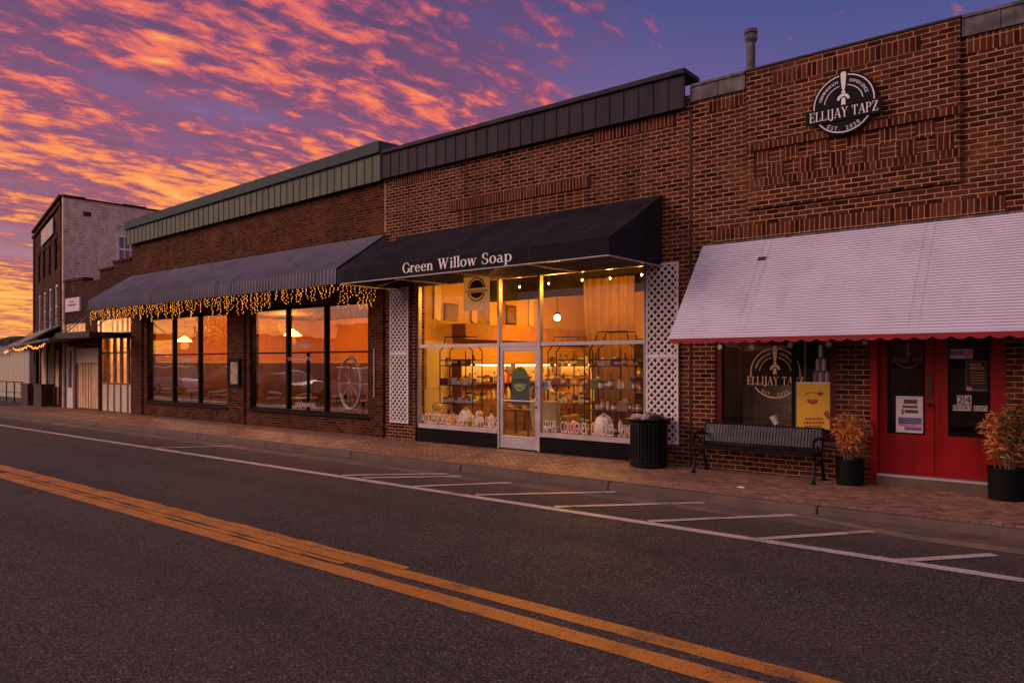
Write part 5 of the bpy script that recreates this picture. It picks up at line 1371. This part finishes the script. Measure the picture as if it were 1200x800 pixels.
mb = MB(); mb.hexa([(.001, 0, 0), (.35, 0, 0), (.35, 14, 0), (.001, 14, 0)], [(.001, 0, sl_(0)), (.35, 0, sl_(0)), (.35, 14, sl_(14)), (.001, 14, sl_(14))])
lbuild(mb, 'side_wall', brick_wht)
mb = MB(); [mb.hexa([(-.03, p, sl_(p)+.001), (.40, p, sl_(p)+.001), (.40, q, sl_(q)+.001), (-.03, q, sl_(q)+.001)], [(-.03, p, sl_(p)+h_), (.40, p, sl_(p)+h_), (.40, q, sl_(q)+h_), (-.03, q, sl_(q)+h_)]) for p, q, h_ in ((0, .8, .11), (.81, 2.2, .06), (2.21, 3.1, .09), (3.11, 14, .05))]; mb.box(-TL, -.031, -.12, .40, 8.751, 8.86)
lbuild(mb, 'coping', brick_old)
mb = MB(); mb.box(-TL, 0, 13.7, 14, 0, 8.1); mb.box(-TL, -TL+.3, .36, 13.7, 0, 8.1); lbuild(mb, 'rear_wall', brick_old)
mb = MB(); mb.box(-TL+.3, 0, .36, 13.7, 7.8, 7.95); lbuild(mb, 'roof', m_roof)
mb = MB(); mb.box(-6.6, -2.2, -.09, -.051, 7.55, 8.25); lbuild(mb, 'name_panel', plain('weathered_panel', (.42,.36,.36), .7, var=.3))
mb = MB(); mb.box(.351, .37, .72, 1.0, 8.02, 8.2); lbuild(mb, 'vent', m_dark)
mb = MB(); y0, y1, z0, z1 = 1.92, 2.80, 6.15, 7.40; f = .12
mb.box(.351, .42, y0, y0+f, z0, z1); mb.box(.351, .42, y1-f, y1, z0, z1); mb.box(.351, .42, y0+f, y1-f, z0, z0+f); mb.box(.351, .42, y0+f, y1-f, z1-f, z1); mb.box(.36, .40, y0+f, y1-f, (z0+z1)/2-.04, (z0+z1)/2+.04)
for q in (.33, .67): mb.box(.36, .39, y0+f+(y1-y0-2*f)*q-.02, y0+f+(y1-y0-2*f)*q+.02, z0+f, z1-f)
wo = lbuild(mb, 'window', m_white); mb = MB(); mb.box(.352, .358, y0+f, y1-f, z0+f, z1-f); lbuild(mb, 'pane', plain('dim_pane', (.05,.055,.07), .08, spec=1.0), wo)
# storefront of the tall building
mb = MB(); mb.box(-TL+1, -1, .20, .30, .1, 2.9); lbuild(mb, 'shopfront', m_wood)
for (a, b, mt) in ((-3.4, -1.6, m_board), (-6.2, -3.9, m_lead), (-8.8, -6.6, m_board)):
    mb = MB(); mb.box(a, b, .15, .199, .9, 2.5); lbuild(mb, 'display_pane', mt)
for q in (-1.2, -3.6, -6.4, -9.2):
    mb = MB(); mb.box(q-.14, q+.14, .10, .26, .1, 2.9); lbuild(mb, 'pilaster', m_wood)
# its awning
ta = thing('shop_awning', 'dark green shed awning with open end on the tall brick building', 'awning', (-33.6, .02, 2.4)); ta.rotation_euler = (0, 0, ang)
def tb(mb, name, mat): o = mb.build(name, mat, None); o.parent = ta; return o
mb = MB(); zt1, zf1 = 3.55-2.4, 2.52-2.4
mb.hexa([(-9.5, -1.75, zf1-.05), (-.15, -1.75, zf1-.05), (-.15, -.01, zt1-.05), (-9.5, -.01, zt1-.05)], [(-9.5, -1.75, zf1), (-.15, -1.75, zf1), (-.15, -.01, zt1), (-9.5, -.01, zt1)])
m_gaw = plain('faded_green_awning', (.20,.21,.16), .7, var=.2, stain=(.10,.11,.08)); tb(mb, 'canopy', m_gaw)
mb = MB(); mb.box(-9.5, -.15, -1.78, -1.752, zf1-.30, zf1); tb(mb, 'valance', m_gaw)

# wooden planter boxes, railing, cream shed, treeline
m_dkwood = plain('dark_planter_wood', (.055,.022,.012), .7, var=.4)
def pbox(px0, px1, lab):
    x0, x1 = X(px0, -.35), X(px1, -.35); xm = (x0+x1)/2
    t = thing('planter_box', lab, 'planter box', (xm, -.2, SW), 'wooden planter boxes at the far left')
    mb = MB(); n = 5
    for i in range(n): mb.box(x0+(x1-x0)*i/n+.01, x0+(x1-x0)*(i+1)/n-.01, -.37, -.34, SW, 1.02)
    mb.box(x1-.04, x1-.002, -.339, .10, SW, 1.02); mb.box(x0+.002, x0+.04, -.339, .10, SW, 1.02); mb.box(x0+.05, x1-.05, .05, .09, SW, 1.0); mb.build('box_side', m_dkwood, t)
    mb = MB(); mb.box(x0-.03, x1+.03, -.40, -.335, 1.021, 1.07); mb.box(x1-.08, x1+.03, -.334, .12, 1.021, 1.07); mb.build('rim', m_dkwood, t)
    mb = MB(); mb.box(x0+.05, x1-.05, -.33, .045, SW+.1, .95); mb.build('soil', m_soil, t)
pbox(25, 33, 'left wooden planter box on the sidewalk before the tall building'); pbox(40, 49, 'right wooden planter box on the sidewalk before the tall building')
rl = thing('metal_railing', 'thin dark metal railing beyond the far left end of the sidewalk', 'railing', (-42, .6, 0))
mb = MB(); xs_ = [-46.5+i*1.1 for i in range(7)]
for x in xs_: mb = MB(); mb.tube([(x, .6, .0), (x, .6, 1.05)], .028, 6); mb.build('post', m_blackmet, rl)
mb = MB(); mb.tube([(xs_[0], .6, 1.05), (xs_[-1], .6, 1.05)], .028, 6); mb.tube([(xs_[0], .6, .55), (xs_[-1], .6, .55)], .02, 6); mb.build('rail', m_blackmet, rl)
sh = thing('cream_building', 'low cream clad building with grey roof edge beyond the end of the street', 'building', (-55, 3, 0))
m_clad = plain('cream_cladding', (.46,.40,.30), .6, var=.12)
mb = MB(); xx = -64.0
while xx < -46.6:
    mb.box(xx, xx+.58, 3.0, 3.1, 0, 2.75); mb.box(xx+.58, xx+.60, 3.02, 3.1, 0, 2.75); xx += .6
mb.box(-46.6, -46.5, 3.0, 11, 0, 2.75); mb.box(-64, -63.9, 3.11, 11, 0, 2.75); mb.box(-63.9, -46.6, 10.9, 11, 0, 2.75); mb.build('wall', m_clad, sh)
mb = MB(); mb.box(-64.3, -46.2, 2.7, 11.3, 2.751, 2.95); mb.build('roof', m_lead, sh)
mb = MB(); mb.box(-52.2, -51.3, 2.96, 3.0, 0, 2.1); mb.build('door', m_lead, sh)
# far treeline on hills
def hill(name, pts, h, dep, seed, lab):
    rn = random.Random(seed); mb = MB(); n = 160; vs = []
    for i in range(n+1):
        f = i/n; x = pts[0][0]+(pts[1][0]-pts[0][0])*f; y = pts[0][1]+(pts[1][1]-pts[0][1])*f
        hh = h*(.65+.25*math.sin(f*17+seed)+.10*math.sin(f*61+seed*2)+.10*rn.random())
        vs += [(x, y, -1), (x+dep[0]*.5, y+dep[1]*.5, hh), (x+dep[0], y+dep[1], -1)]
    mb.add(vs, [(3*i, 3*i+3, 3*i+4, 3*i+1) for i in range(n)] + [(3*i+1, 3*i+4, 3*i+5, 3*i+2) for i in range(n)])
    return tag(mb.build(name, plain('wooded_hill', (.035,.030,.022), .95, var=.5, vscale=.15, world=True)), lab, 'hill', kind='structure')
hill('hill', ((-420, -260), (-260, 330)), 17, (-60, 10), 3, 'low wooded ridge beyond the end of the street')
hill('hill', ((-330, -330), (260, -260)), 20, (10, -60), 5, 'low wooded ridge across the street')

# ================================================================== STREET FURNITURE
# litter bin
bx, by = X(760, -.46), -.46
lb = thing('litter_bin', 'round black slatted steel litter bin in front of the wide lattice panel', 'litter bin', (bx, by, SW))
r = .315; H = .80
mb = MB(); n = 30
for k in range(n):
    a = 2*math.pi*k/n; M_ = Matrix.Rotation(a, 3, 'Z')
    mb.obox((bx+r*math.cos(a), by+r*math.sin(a), SW+.05+H*.47), (.010, .046, H*.9), M_)
mb.build('slat', m_blackmet, lb)
mb = MB()
for z in (.03, .10, H*.93): mb = MB(); mb.lathe((bx, by, SW+z), [(r-.012, 0), (r+.012, 0), (r+.012, .035), (r-.012, .035), (r-.012, 0)], 40); mb.build('hoop', m_blackmet, lb)
mb = MB(); mb.lathe((bx, by, SW), [(r-.03, 0), (r-.03, .03), (r-.1, .03)], 30); mb.build('base', m_blackmet, lb)
mb = MB(); mb.lathe((bx, by, SW+H), [(r+.01, -.02), (r+.075, .015), (r+.085, .03), (r+.075, .045), (r-.05, .03), (r-.06, .01)], 44); mb.build('rim', m_blackmet, lb, smooth=True)
mb = MB(); mb.lathe((bx, by, SW+.04), [(r-.035, 0), (r-.03, H-.03)], 32); mb.build('liner', m_pot, lb)
mb = MB(); mb.blob((bx+.02, by, SW+H+.03), (.26, .25, .10), 4, 16, 9, .12)
tag(mb.build('rubbish_bag', plain('black_bag', (.03,.022,.03), .25, var=.3), base=(bx, by, SW+H), smooth=True), 'shiny black rubbish bag bulging from the top of the litter bin', 'rubbish bag')
mb = MB(); mb.blob((bx-.10, by-.20, SW+H+.075), (.12, .05, .05), 9, 10, 6, .25); mb.blob((bx+.06, by-.2, SW+H+.085), (.07, .05, .06), 12, 10, 6, .25, 0)
tag(mb.build('crumpled_paper', plain('pinkish_paper', (.45,.30,.32), .8, var=.2), base=(bx, by-.2, SW+H)), 'crumpled pale paper lying on the litter bin', 'litter')

# strap bench
B0, B1 = X(812, -.62), X(958, -.50)
bn = thing('park_bench', 'black steel strap bench with cast legs under the taproom window', 'bench', ((B0+B1)/2, -.4, SW))
prof = [(-.62, .40), (-.635, .43), (-.61, .455), (-.55, .455), (-.45, .435), (-.35, .43), (-.28, .45), (-.24, .50), (-.215, .60), (-.19, .70), (-.165, .78), (-.145, .80), (-.12, .79), (-.11, .765)]
mb = MB(); ns = 38
for k in range(ns):
    x = B0+.06+(B1-B0-.12)*k/(ns-1)
    for (ya, za), (yb, zb2) in zip(prof, prof[1:]):
        dy, dz = yb-ya, zb2-za; l = math.hypot(dy, dz); ny, nz = -dz/l*.004, dy/l*.004
        w = .017
        mb.hexa([(x-w, ya, SW+za), (x+w, ya, SW+za), (x+w, yb, SW+zb2), (x-w, yb, SW+zb2)],
                [(x-w, ya+ny, SW+za+nz), (x+w, ya+ny, SW+za+nz), (x+w, yb+ny, SW+zb2+nz), (x-w, yb+ny, SW+zb2+nz)])
mb.build('strap_seat', m_bench, bn)
mb = MB()
for (y, z, rr) in ((-.612, .425, .017), (-.28, .435, .016), (-.13, .775, .018), (-.45, .415, .013), (-.205, .615, .011)):
    mb.tube([(B0+.03, y, SW+z), (B1-.03, y, SW+z)], rr, 8)
mb.build('cross_tube', m_blackmet, bn)
for x in (B0+.02, B1-.02):
    mb = MB(); T = lambda pts, r: mb.tube([(x, p[0], SW+p[1]) for p in pts], r, 8)
    T([(-.64, .0), (-.63, .06), (-.60, .16), (-.57, .26), (-.585, .36), (-.60, .42)], [.034, .026, .022, .024, .022, .02])
    T([(-.13, .0), (-.15, .08), (-.20, .20), (-.25, .30), (-.27, .40), (-.22, .56), (-.16, .74), (-.13, .80)], [.034, .026, .022, .022, .024, .02, .018, .016])
    T([(-.59, .30), (-.48, .27), (-.38, .30), (-.26, .31)], .017)
    T([(-.60, .41), (-.45, .405), (-.27, .41)], .02)
    mb.lathe((x, -.645, SW), [(.05, 0), (.045, .02), (.03, .03)], 10); mb.lathe((x, -.125, SW), [(.05, 0), (.045, .02), (.03, .03)], 10)
    mb.build('leg', m_blackmet, bn, smooth=True)
    mb = MB(); T = lambda pts, r: mb.tube([(x, p[0], SW+p[1]) for p in pts], r, 8)
    T([(-.20, .62), (-.32, .66), (-.45, .66), (-.56, .645), (-.63, .62), (-.655, .58), (-.635, .55), (-.605, .565)], [.018, .022, .024, .024, .022, .02, .017, .014])
    T([(-.60, .42), (-.62, .50), (-.60, .58), (-.58, .63)], .017)
    T([(-.50, .43), (-.46, .50), (-.40, .54), (-.34, .50), (-.38, .46), (-.43, .49)], .011)
    mb.build('armrest', m_blackmet, bn, smooth=True)

# planters
def leaf(mb, p, d, L, w, mi, rn):
    d = d.normalized(); s_ = d.cross(Vector((rn.uniform(-1, 1), rn.uniform(-1, 1), rn.uniform(-.5, 1)))).normalized()
    n_ = d.cross(s_); p = Vector(p); m1 = p+d*L*.35+s_*w+n_*w*.25; m2 = p+d*L*.35-s_*w+n_*w*.25; mid = p+d*L*.4; e = p+d*L-Vector((0, 0, L*.18))
    mb.add([p, m1, mid, m2, e], [(0,1,2), (0,2,3), (1,4,2), (2,4,3)], mi)
def potplant(x, y, r, h, ph, pw, lab, seed, green=.0, n=300, lean=(0, 0)):
    rn = random.Random(seed)
    t = thing('potted_plant', lab, 'potted plant', (x, y, SW), 'potted plants by the red doors')
    mb = MB(); mb.lathe((x, y, SW), [(r*.92, 0), (r*.94, .01), (r, h-.03), (r*1.03, h-.028), (r*1.03, h), (r*.95, h), (r*.93, h-.05), (0.0, h-.05)], 32); mb.build('pot', m_pot, t, smooth=False)
    mb = MB(); mb.lathe((x, y, SW+h-.048), [(r*.92, 0), (0, .015)], 24); mb.build('soil', m_soil, t)
    st = MB(); lf = MB()
    for k in range(16):
        a = rn.uniform(0, 6.28); rr = pw*rn.uniform(.2, 1.0); top = ph*rn.uniform(.55, 1.0)
        b = Vector((x+r*.5*math.cos(a)*rn.random(), y+r*.5*math.sin(a)*rn.random(), SW+h-.05))
        e = Vector((x+rr*math.cos(a)+lean[0], min(-.06, y+rr*math.sin(a)*.8+lean[1]), SW+h+top))
        pts = [b.lerp(e, f)+Vector((rn.uniform(-.02, .02), rn.uniform(-.02, .02), .06*math.sin(f*3.1))) for f in (0, .25, .5, .75, 1)]
        st.tube(pts, [.008, .007, .006, .004, .002], 5)
        for q in range(n//16):
            f = rn.uniform(.22, 1); i = min(3, int(f*4)); p = pts[i].lerp(pts[i+1], f*4-i)
            d = Vector((rn.gauss(0, 1), rn.gauss(0, 1), rn.gauss(.35, .8)))
            isg = rn.random() < (green if math.cos(a) > -.1 else green*.2)
            leaf(lf, p, d, rn.uniform(.05, .16), rn.uniform(.005, .012), (3 if isg else rn.choice((0, 0, 1, 2))), rn)
    st.build('stem', plain('dry_stem', (.16,.085,.04), .8), t)
    lf.build('foliage', [plain('copper_leaf', (.62,.20,.04), .6, var=.3, vscale=8), plain('rust_leaf', (.36,.10,.025), .6, var=.3, vscale=8), plain('straw_leaf', (.52,.27,.09), .6, var=.3, vscale=8), plain('green_leaf', (.06,.085,.022), .6, var=.4, vscale=8)], t)
potplant(X(996, -.27), -.27, .195, .385, .66, .30, 'black pot of dry copper leaves between the bench and the red doors', 5, .03, 1100)
potplant(X(1178, -.27)+.01, -.27, .215, .42, .95, .33, 'larger black pot of dry and green leaves right of the red doors', 21, .5, 1600)
mb = MB(); gx, gy = ground(868, 571, SW); mb.prism([(gx-.05, SW+.002), (gx+.06, SW+.002), (gx+.05, SW+.014), (gx-.03, SW+.018)], gy-.025, gy+.025)
tag(mb.build('paper_scrap', m_letter, base=(gx, gy, SW)), 'small white scrap of paper lying on the sidewalk before the bench', 'litter')

# ================================================================== CARS ACROSS THE STREET (seen in the restaurant glass)
m_tyre = plain('tyre_rubber', (.015,.015,.015), .85); m_rim = plain('alloy_rim', (.5,.5,.52), .3, metal=.8); m_cglass = plain('car_glass', (.02,.022,.028), .05, spec=1.0)
m_head = plain('headlight_lens', (.75,.75,.78), .15); m_tail = plain('tail_lens', (.4,.01,.01), .2)
def car(x, y, col, lab, kind='suv', dirn=1):
    L, W_ = 4.6, 1.85
    t = thing('parked_car', lab, 'car', (x, y, 0), 'cars parked across the street'); paint = plain('car_paint', col, .22, var=.03, spec=.8)
    if kind == 'pickup': side_ = [(-2.5,.42),(-2.45,.95),(-.55,1.0),(.9,1.05),(2.2,.98),(2.45,.80),(2.48,.42)]; cab = [(-.65,1.0),(-.55,1.72),(.55,1.74),(1.15,1.05)]
    elif kind == 'sedan': side_ = [(-2.3,.40),(-2.32,.85),(-1.6,.98),(1.0,.96),(2.15,.80),(2.3,.62),(2.3,.36)]; cab = [(-1.75,.96),(-.9,1.40),(.35,1.42),(1.15,.95)]
    else: side_ = [(-2.25,.42),(-2.3,.95),(-2.2,1.05),(.95,1.04),(2.1,.94),(2.3,.70),(2.3,.38)]; cab = [(-2.18,1.04),(-1.85,1.68),(.25,1.72),(1.05,1.03)]
    def P(a, b, c): return (x+dirn*a, y+dirn*b, c)
    mb = MB(); mb.prism(side_, -W_/2, W_/2, 0, lambda a, b, c: P(a, b*(.94 if c < .5 else 1), c)); mb.build('body', paint, t, bevel=.09)
    zt1 = max(c[1] for c in cab)
    mb = MB(); mb.prism(cab, -W_/2+.06, W_/2-.06, 0, lambda a, b, c: P(a, b*(1-.20*(c-.95)/(zt1-.95)), c-.004)); mb.build('window', m_cglass, t, bevel=.03)
    mb = MB(); a0, a1 = cab[1][0], cab[2][0]; hw = (W_/2-.06)*.80
    mb.hexa([P(a0-.02, -hw-.02, zt1-.05), P(a1+.05, -hw-.02, zt1-.05), P(a1+.05, hw+.02, zt1-.05), P(a0-.02, hw+.02, zt1-.05)], [P(a0+.08, -hw+.06, zt1+.04), P(a1-.08, -hw+.06, zt1+.04), P(a1-.08, hw-.06, zt1+.04), P(a0+.08, hw-.06, zt1+.04)]); mb.build('roof', paint, t, bevel=.02)
    for wx_ in (-1.38, 1.42):
        for s_ in (-1, 1):
            mb = MB(); mb.lathe(P(wx_, s_*(W_/2-.11), .34), [(.2, -.115), (.33, -.11), (.345, -.06), (.345, .06), (.33, .11), (.2, .115)], 26, axis='y'); w_ = mb.build('wheel', m_tyre, t)
            mb = MB(); mb.lathe(P(wx_, s_*(W_/2+.0)-s_*.10*0, .34), [(0, -.012), (.21, -.012), (.21, .012), (0, .012)], 18, axis='y'); mb.build('rim', m_rim, w_)
    for s_ in (-1, 1):
        mb = MB(); mb.obox(P(2.24, s_*.66, .74), (.12, .36, .13), Matrix.Identity(3)); mb.build('headlight', m_head, t, bevel=.02)
        mb = MB(); mb.obox(P(-2.28, s_*.74, .85), (.08, .24, .2), Matrix.Identity(3)); mb.build('tail_light', m_tail, t, bevel=.02)
car(-46.5, -11.3, (.80,.78,.80), 'silver sport utility car mirrored in the left restaurant window', 'suv', 1)
car(-40.5, -11.3, (.62,.03,.05), 'red sport utility car mirrored in the left restaurant window', 'suv', -1)
car(-34.6, -11.3, (.16,.15,.18), 'black sedan mirrored in the right restaurant window', 'sedan', 1)
car(-29.0, -11.3, (.88,.86,.90), 'white pickup truck mirrored in the right restaurant window', 'pickup', -1)
def tree(x, y, h, lab, seed):
    rn = random.Random(seed); t = thing('street_tree', lab, 'tree', (x, y, 0), 'trees across the street')
    mb = MB(); mb.tube([(x, y, 0), (x+.1, y, h*.3), (x-.05, y+.1, h*.62)], [.22, .16, .07], 8)
    for k in range(5):
        a = k*1.26; mb.tube([(x, y, h*(.3+.05*k)), (x+.9*math.cos(a), y+.9*math.sin(a), h*(.5+.06*k))], [.08, .03], 5)
    mb.build('trunk', m_wood, t)
    mb = MB()
    for k in range(1400):
        a, b2, rr = rn.uniform(0, 6.28), rn.uniform(-1, 1), rn.random()**.4
        c_ = (x+h*.32*rr*math.cos(a)*math.sqrt(1-b2*b2), y+h*.32*rr*math.sin(a)*math.sqrt(1-b2*b2), h*.66+h*.34*rr*b2)
        if rn.random() < .25+.3*math.sin(c_[0]*2.1)*math.sin(c_[2]*2.7): continue
        leaf(mb, c_, Vector((rn.gauss(0, 1), rn.gauss(0, 1), rn.gauss(0, 1))), rn.uniform(.25, .45), .10, 0, rn)
    mb.build('crown', m_leafg, t)
tree(-60, -22, 7.5, 'tall leafy tree across the street mirrored in the left restaurant window', 2)
tree(-38, -24, 6.0, 'shorter leafy tree across the street mirrored in the right restaurant window', 3)
def block(x0, x1, y0, h, col, lab):
    t = thing('brick_building', lab, 'building', ((x0+x1)/2, y0, 0)); mb = MB(); hs = []
    n = int((x1-x0)/2.4)
    for i in range(n): a = x0+.6+(x1-x0-1.2)*i/n; hs.append((a+.2, a+1.6, .8, 2.6))
    wall_cells(mb, x0, x1, 0, h, y0-.3, y0, hs); mb.box(x0, x0+.3, y0-9, y0-.301, 0, h); mb.box(x1-.3, x1, y0-9, y0-.301, 0, h); mb.box(x0+.301, x1-.301, y0-9, y0-8.7, 0, h)
    mb.build('wall', col, t); mb = MB(); mb.box(x0-.2, x1+.2, y0-9.2, y0+.2, h+.001, h+.25); mb.build('roof', m_roof, t)
    for q in hs:
        mb = MB(); mb.box(q[0], q[1], y0-.2, y0-.14, q[2], q[2]+.08); mb.box(q[0], q[1], y0-.2, y0-.14, q[3]-.08, q[3]); mb.box(q[0], q[0]+.08, y0-.2, y0-.14, q[2]+.08, q[3]-.08); mb.box(q[1]-.08, q[1], y0-.2, y0-.14, q[2]+.08, q[3]-.08); w_ = mb.build('window', m_white, t)
        pane_box(q[0]+.08, q[1]-.08, q[2]+.08, q[3]-.08, y0-.18, m_cglass, w_)
block(-84, -66, -30, 4.6, m_clad, 'cream low building across the street mirrored in the left restaurant window')
block(-60, -43, -34, 5.4, brick_mid, 'red brick building across the street mirrored in the restaurant windows')
mb = MB(); mb.box(-140, 40, -16, -12.41, -.012, SW)
tag(mb.build('sidewalk', m_conc), 'plain concrete sidewalk on the camera side of the street', 'sidewalk', kind='structure')

# ================================================================== SKY, SUN, CAMERA
w = bpy.data.worlds.new('World'); S.world = w; w.use_nodes = True; nt = w.node_tree
bg = nt.nodes['Background']; L_ = nt.links
tc = N(nt, 'ShaderNodeTexCoord').outputs['Generated']
nv = N(nt, 'ShaderNodeVectorMath', operation='NORMALIZE'); L_.new(tc, nv.inputs[0]); dvec = nv.outputs[0]
sp = N(nt, 'ShaderNodeSeparateXYZ'); L_.new(dvec, sp.inputs[0]); dx_, dy_, dz_ = sp.outputs
el = math_(nt, 'MAXIMUM', dz_, 0.0)
hl = math_(nt, 'SQRT', math_(nt, 'ADD', math_(nt, 'MULTIPLY', dx_, dx_), math_(nt, 'MULTIPLY', dy_, dy_)))
hl = math_(nt, 'MAXIMUM', hl, .001)
GA = R(172)                                                            # direction of the afterglow (about -x)
glow = math_(nt, 'DIVIDE', math_(nt, 'ADD', math_(nt, 'MULTIPLY', dx_, math.cos(GA)), math_(nt, 'MULTIPLY', dy_, math.sin(GA))), hl)
g01 = sstep(nt, glow, -.35, 1.0)
# clear sky colour by height, warm side and cool side
def ramp(v, stops):
    r = N(nt, 'ShaderNodeValToRGB'); cr = r.color_ramp
    cr.elements[0].position = stops[0][0]; cr.elements[0].color = c4(stops[0][1]); cr.elements[1].position = stops[-1][0]; cr.elements[1].color = c4(stops[-1][1])
    for p, c in stops[1:-1]: e = cr.elements.new(p); e.color = c4(c)
    L_.new(v, r.inputs[0]); return r.outputs[0]
warm = ramp(el, [(0, (1.0,.34,.05)), (.05, (.90,.28,.09)), (.11, (.42,.22,.30)), (.25, (.28,.14,.31)), (.42, (.115,.085,.25)), (.65, (.05,.06,.20)), (1, (.04,.05,.18))])
cool = ramp(el, [(0, (.55,.22,.22)), (.12, (.42,.19,.30)), (.22, (.36,.17,.34)), (.33, (.115,.095,.27)), (.45, (.024,.072,.235)), (1, (.015,.05,.19))])
base = mixc(nt, sstep(nt, glow, .25, .98), cool, warm)
# cloud sheet seen in perspective
inv = math_(nt, 'DIVIDE', 1.0, math_(nt, 'ADD', el, .14))
cb = N(nt, 'ShaderNodeCombineXYZ'); L_.new(math_(nt, 'MULTIPLY', dx_, inv), cb.inputs[0]); L_.new(math_(nt, 'MULTIPLY', dy_, inv), cb.inputs[1])
def mapped(fx, fy, rot, loc=(0, 0, 0)):
    m = N(nt, 'ShaderNodeMapping'); m.vector_type = 'TEXTURE'; L_.new(cb.outputs[0], m.inputs[0])
    m.inputs['Scale'].default_value = (1/fx, 1/fy, 1); m.inputs['Rotation'].default_value = (0, 0, rot); m.inputs['Location'].default_value = loc; return m.outputs[0]
CR = R(84)
n_big = noise(nt, mapped(.50, .85, CR, (3.1, .7, 0)), 1.0, 3, .5)
n_mid = noise(nt, mapped(1.7, 3.6, CR, (1.3, 4.2, 0)), 1.0, 5, .55)
n_fin = noise(nt, mapped(8.0, 15.0, CR, (.3, .9, 0)), 1.0, 8, .64, .25)
cov = sstep(nt, glow, .42, .90, -.30, .11)                                  # more cloud towards the afterglow
cov = math_(nt, 'ADD', cov, sstep(nt, el, .66, .34, -.05, .0))
veil = math_(nt, 'ADD', math_(nt, 'MULTIPLY_ADD', n_mid, .50, n_big), cov)
veil = math_(nt, 'MULTIPLY_ADD', n_fin, .22, veil)
a_veil = sstep(nt, veil, .70, .95, 0, .95)
rib = math_(nt, 'ADD', math_(nt, 'MULTIPLY', n_mid, .46), math_(nt, 'MULTIPLY', n_fin, .84))
rib = math_(nt, 'ADD', rib, math_(nt, 'MULTIPLY_ADD', n_big, .60, -.30))
rib = math_(nt, 'ADD', rib, math_(nt, 'MULTIPLY', cov, .50))
rib = math_(nt, 'ADD', rib, sstep(nt, el, .0, .16, .04, .0))
a_rib = sstep(nt, rib, .625, .80)
hot = sstep(nt, rib, .67, .84)
veilc = ramp(el, [(0, (.55,.17,.09)), (.10, (.30,.085,.125)), (.24, (.225,.080,.160)), (.45, (.115,.055,.145)), (1, (.06,.035,.12))])
rib_lo = ramp(el, [(0, (1.0,.30,.05)), (.12, (.78,.16,.10)), (.3, (.55,.095,.16)), (.5, (.30,.075,.16)), (1, (.35,.10,.2))])
rib_hi = ramp(el, [(0, (1.0,.50,.08)), (.14, (1.0,.38,.07)), (.30, (1.0,.21,.085)), (.45, (.72,.125,.135)), (1, (.5,.13,.2))])
ribc = mixc(nt, hot, rib_lo, rib_hi)
ribc = mixc(nt, math_(nt, 'MULTIPLY', sstep(nt, rib, .80, .96), sstep(nt, el, .60, .30)), ribc, (1.0, .46, .13))
fade = sstep(nt, glow, -.2, .70, .45, 1.0)
ribc = mixc(nt, fade, (.42,.16,.26), ribc)
skyc = mixc(nt, a_veil, base, veilc)
skyc = mixc(nt, math_(nt, 'MULTIPLY', a_rib, .95), skyc, ribc)
# unseen sky high up and behind the camera, brightened to light the facades
back = math_(nt, 'MULTIPLY', sstep(nt, dy_, .15, -.55), sstep(nt, el, .02, .20))
skyc = mixc(nt, math_(nt, 'MULTIPLY', back, .9), skyc, (.80,.52,.55))
grd = sstep(nt, dz_, -.03, 0.0)
skyc = mixc(nt, grd, (.05,.035,.03), skyc)
nish = N(nt, 'ShaderNodeTexSky'); nish.sky_type = 'NISHITA'; nish.sun_disc = False; nish.sun_elevation = R(4); nish.sun_rotation = R(262)
addn = mixc(nt, .006, skyc, nish.outputs[0], 'ADD')
L_.new(addn, bg.inputs[0]); bg.inputs[1].default_value = 1.0
w.cycles.sampling_method = 'MANUAL'; w.cycles.sample_map_resolution = 1024

sl = bpy.data.lights.new('sun', 'SUN'); sl.energy = 1.5; sl.angle = R(28); sl.color = (1.0, .62, .50)
so = bpy.data.objects.new('sun', sl); COL.objects.link(so)
so.rotation_euler = Vector((.72, .58, -.34)).to_track_quat('-Z', 'Y').to_euler(); so.location = (-30, -20, 15)

cam = bpy.data.cameras.new('camera'); co = bpy.data.objects.new('camera', cam); COL.objects.link(co); S.camera = co
co.location = CAM; co.rotation_euler = (R(90), 0, math.pi/2-PHI)
cam.sensor_width = 36; cam.lens = 36*F/1200; cam.shift_y = (HOR-400)/1200; cam.clip_end = 3000; cam.clip_start = .05

S.render.engine = 'CYCLES'
S.cycles.use_denoising = True
try: S.cycles.denoiser = 'OPENIMAGEDENOISE'
except Exception: pass
S.cycles.max_bounces = 8; S.cycles.diffuse_bounces = 3; S.cycles.glossy_bounces = 4; S.cycles.transparent_max_bounces = 16
S.cycles.caustics_reflective = False; S.cycles.caustics_refractive = False; S.cycles.sample_clamp_indirect = 6.0
S.view_settings.view_transform = 'Standard'; S.view_settings.look = 'None'; S.view_settings.exposure = 0.0; S.view_settings.gamma = 1.0
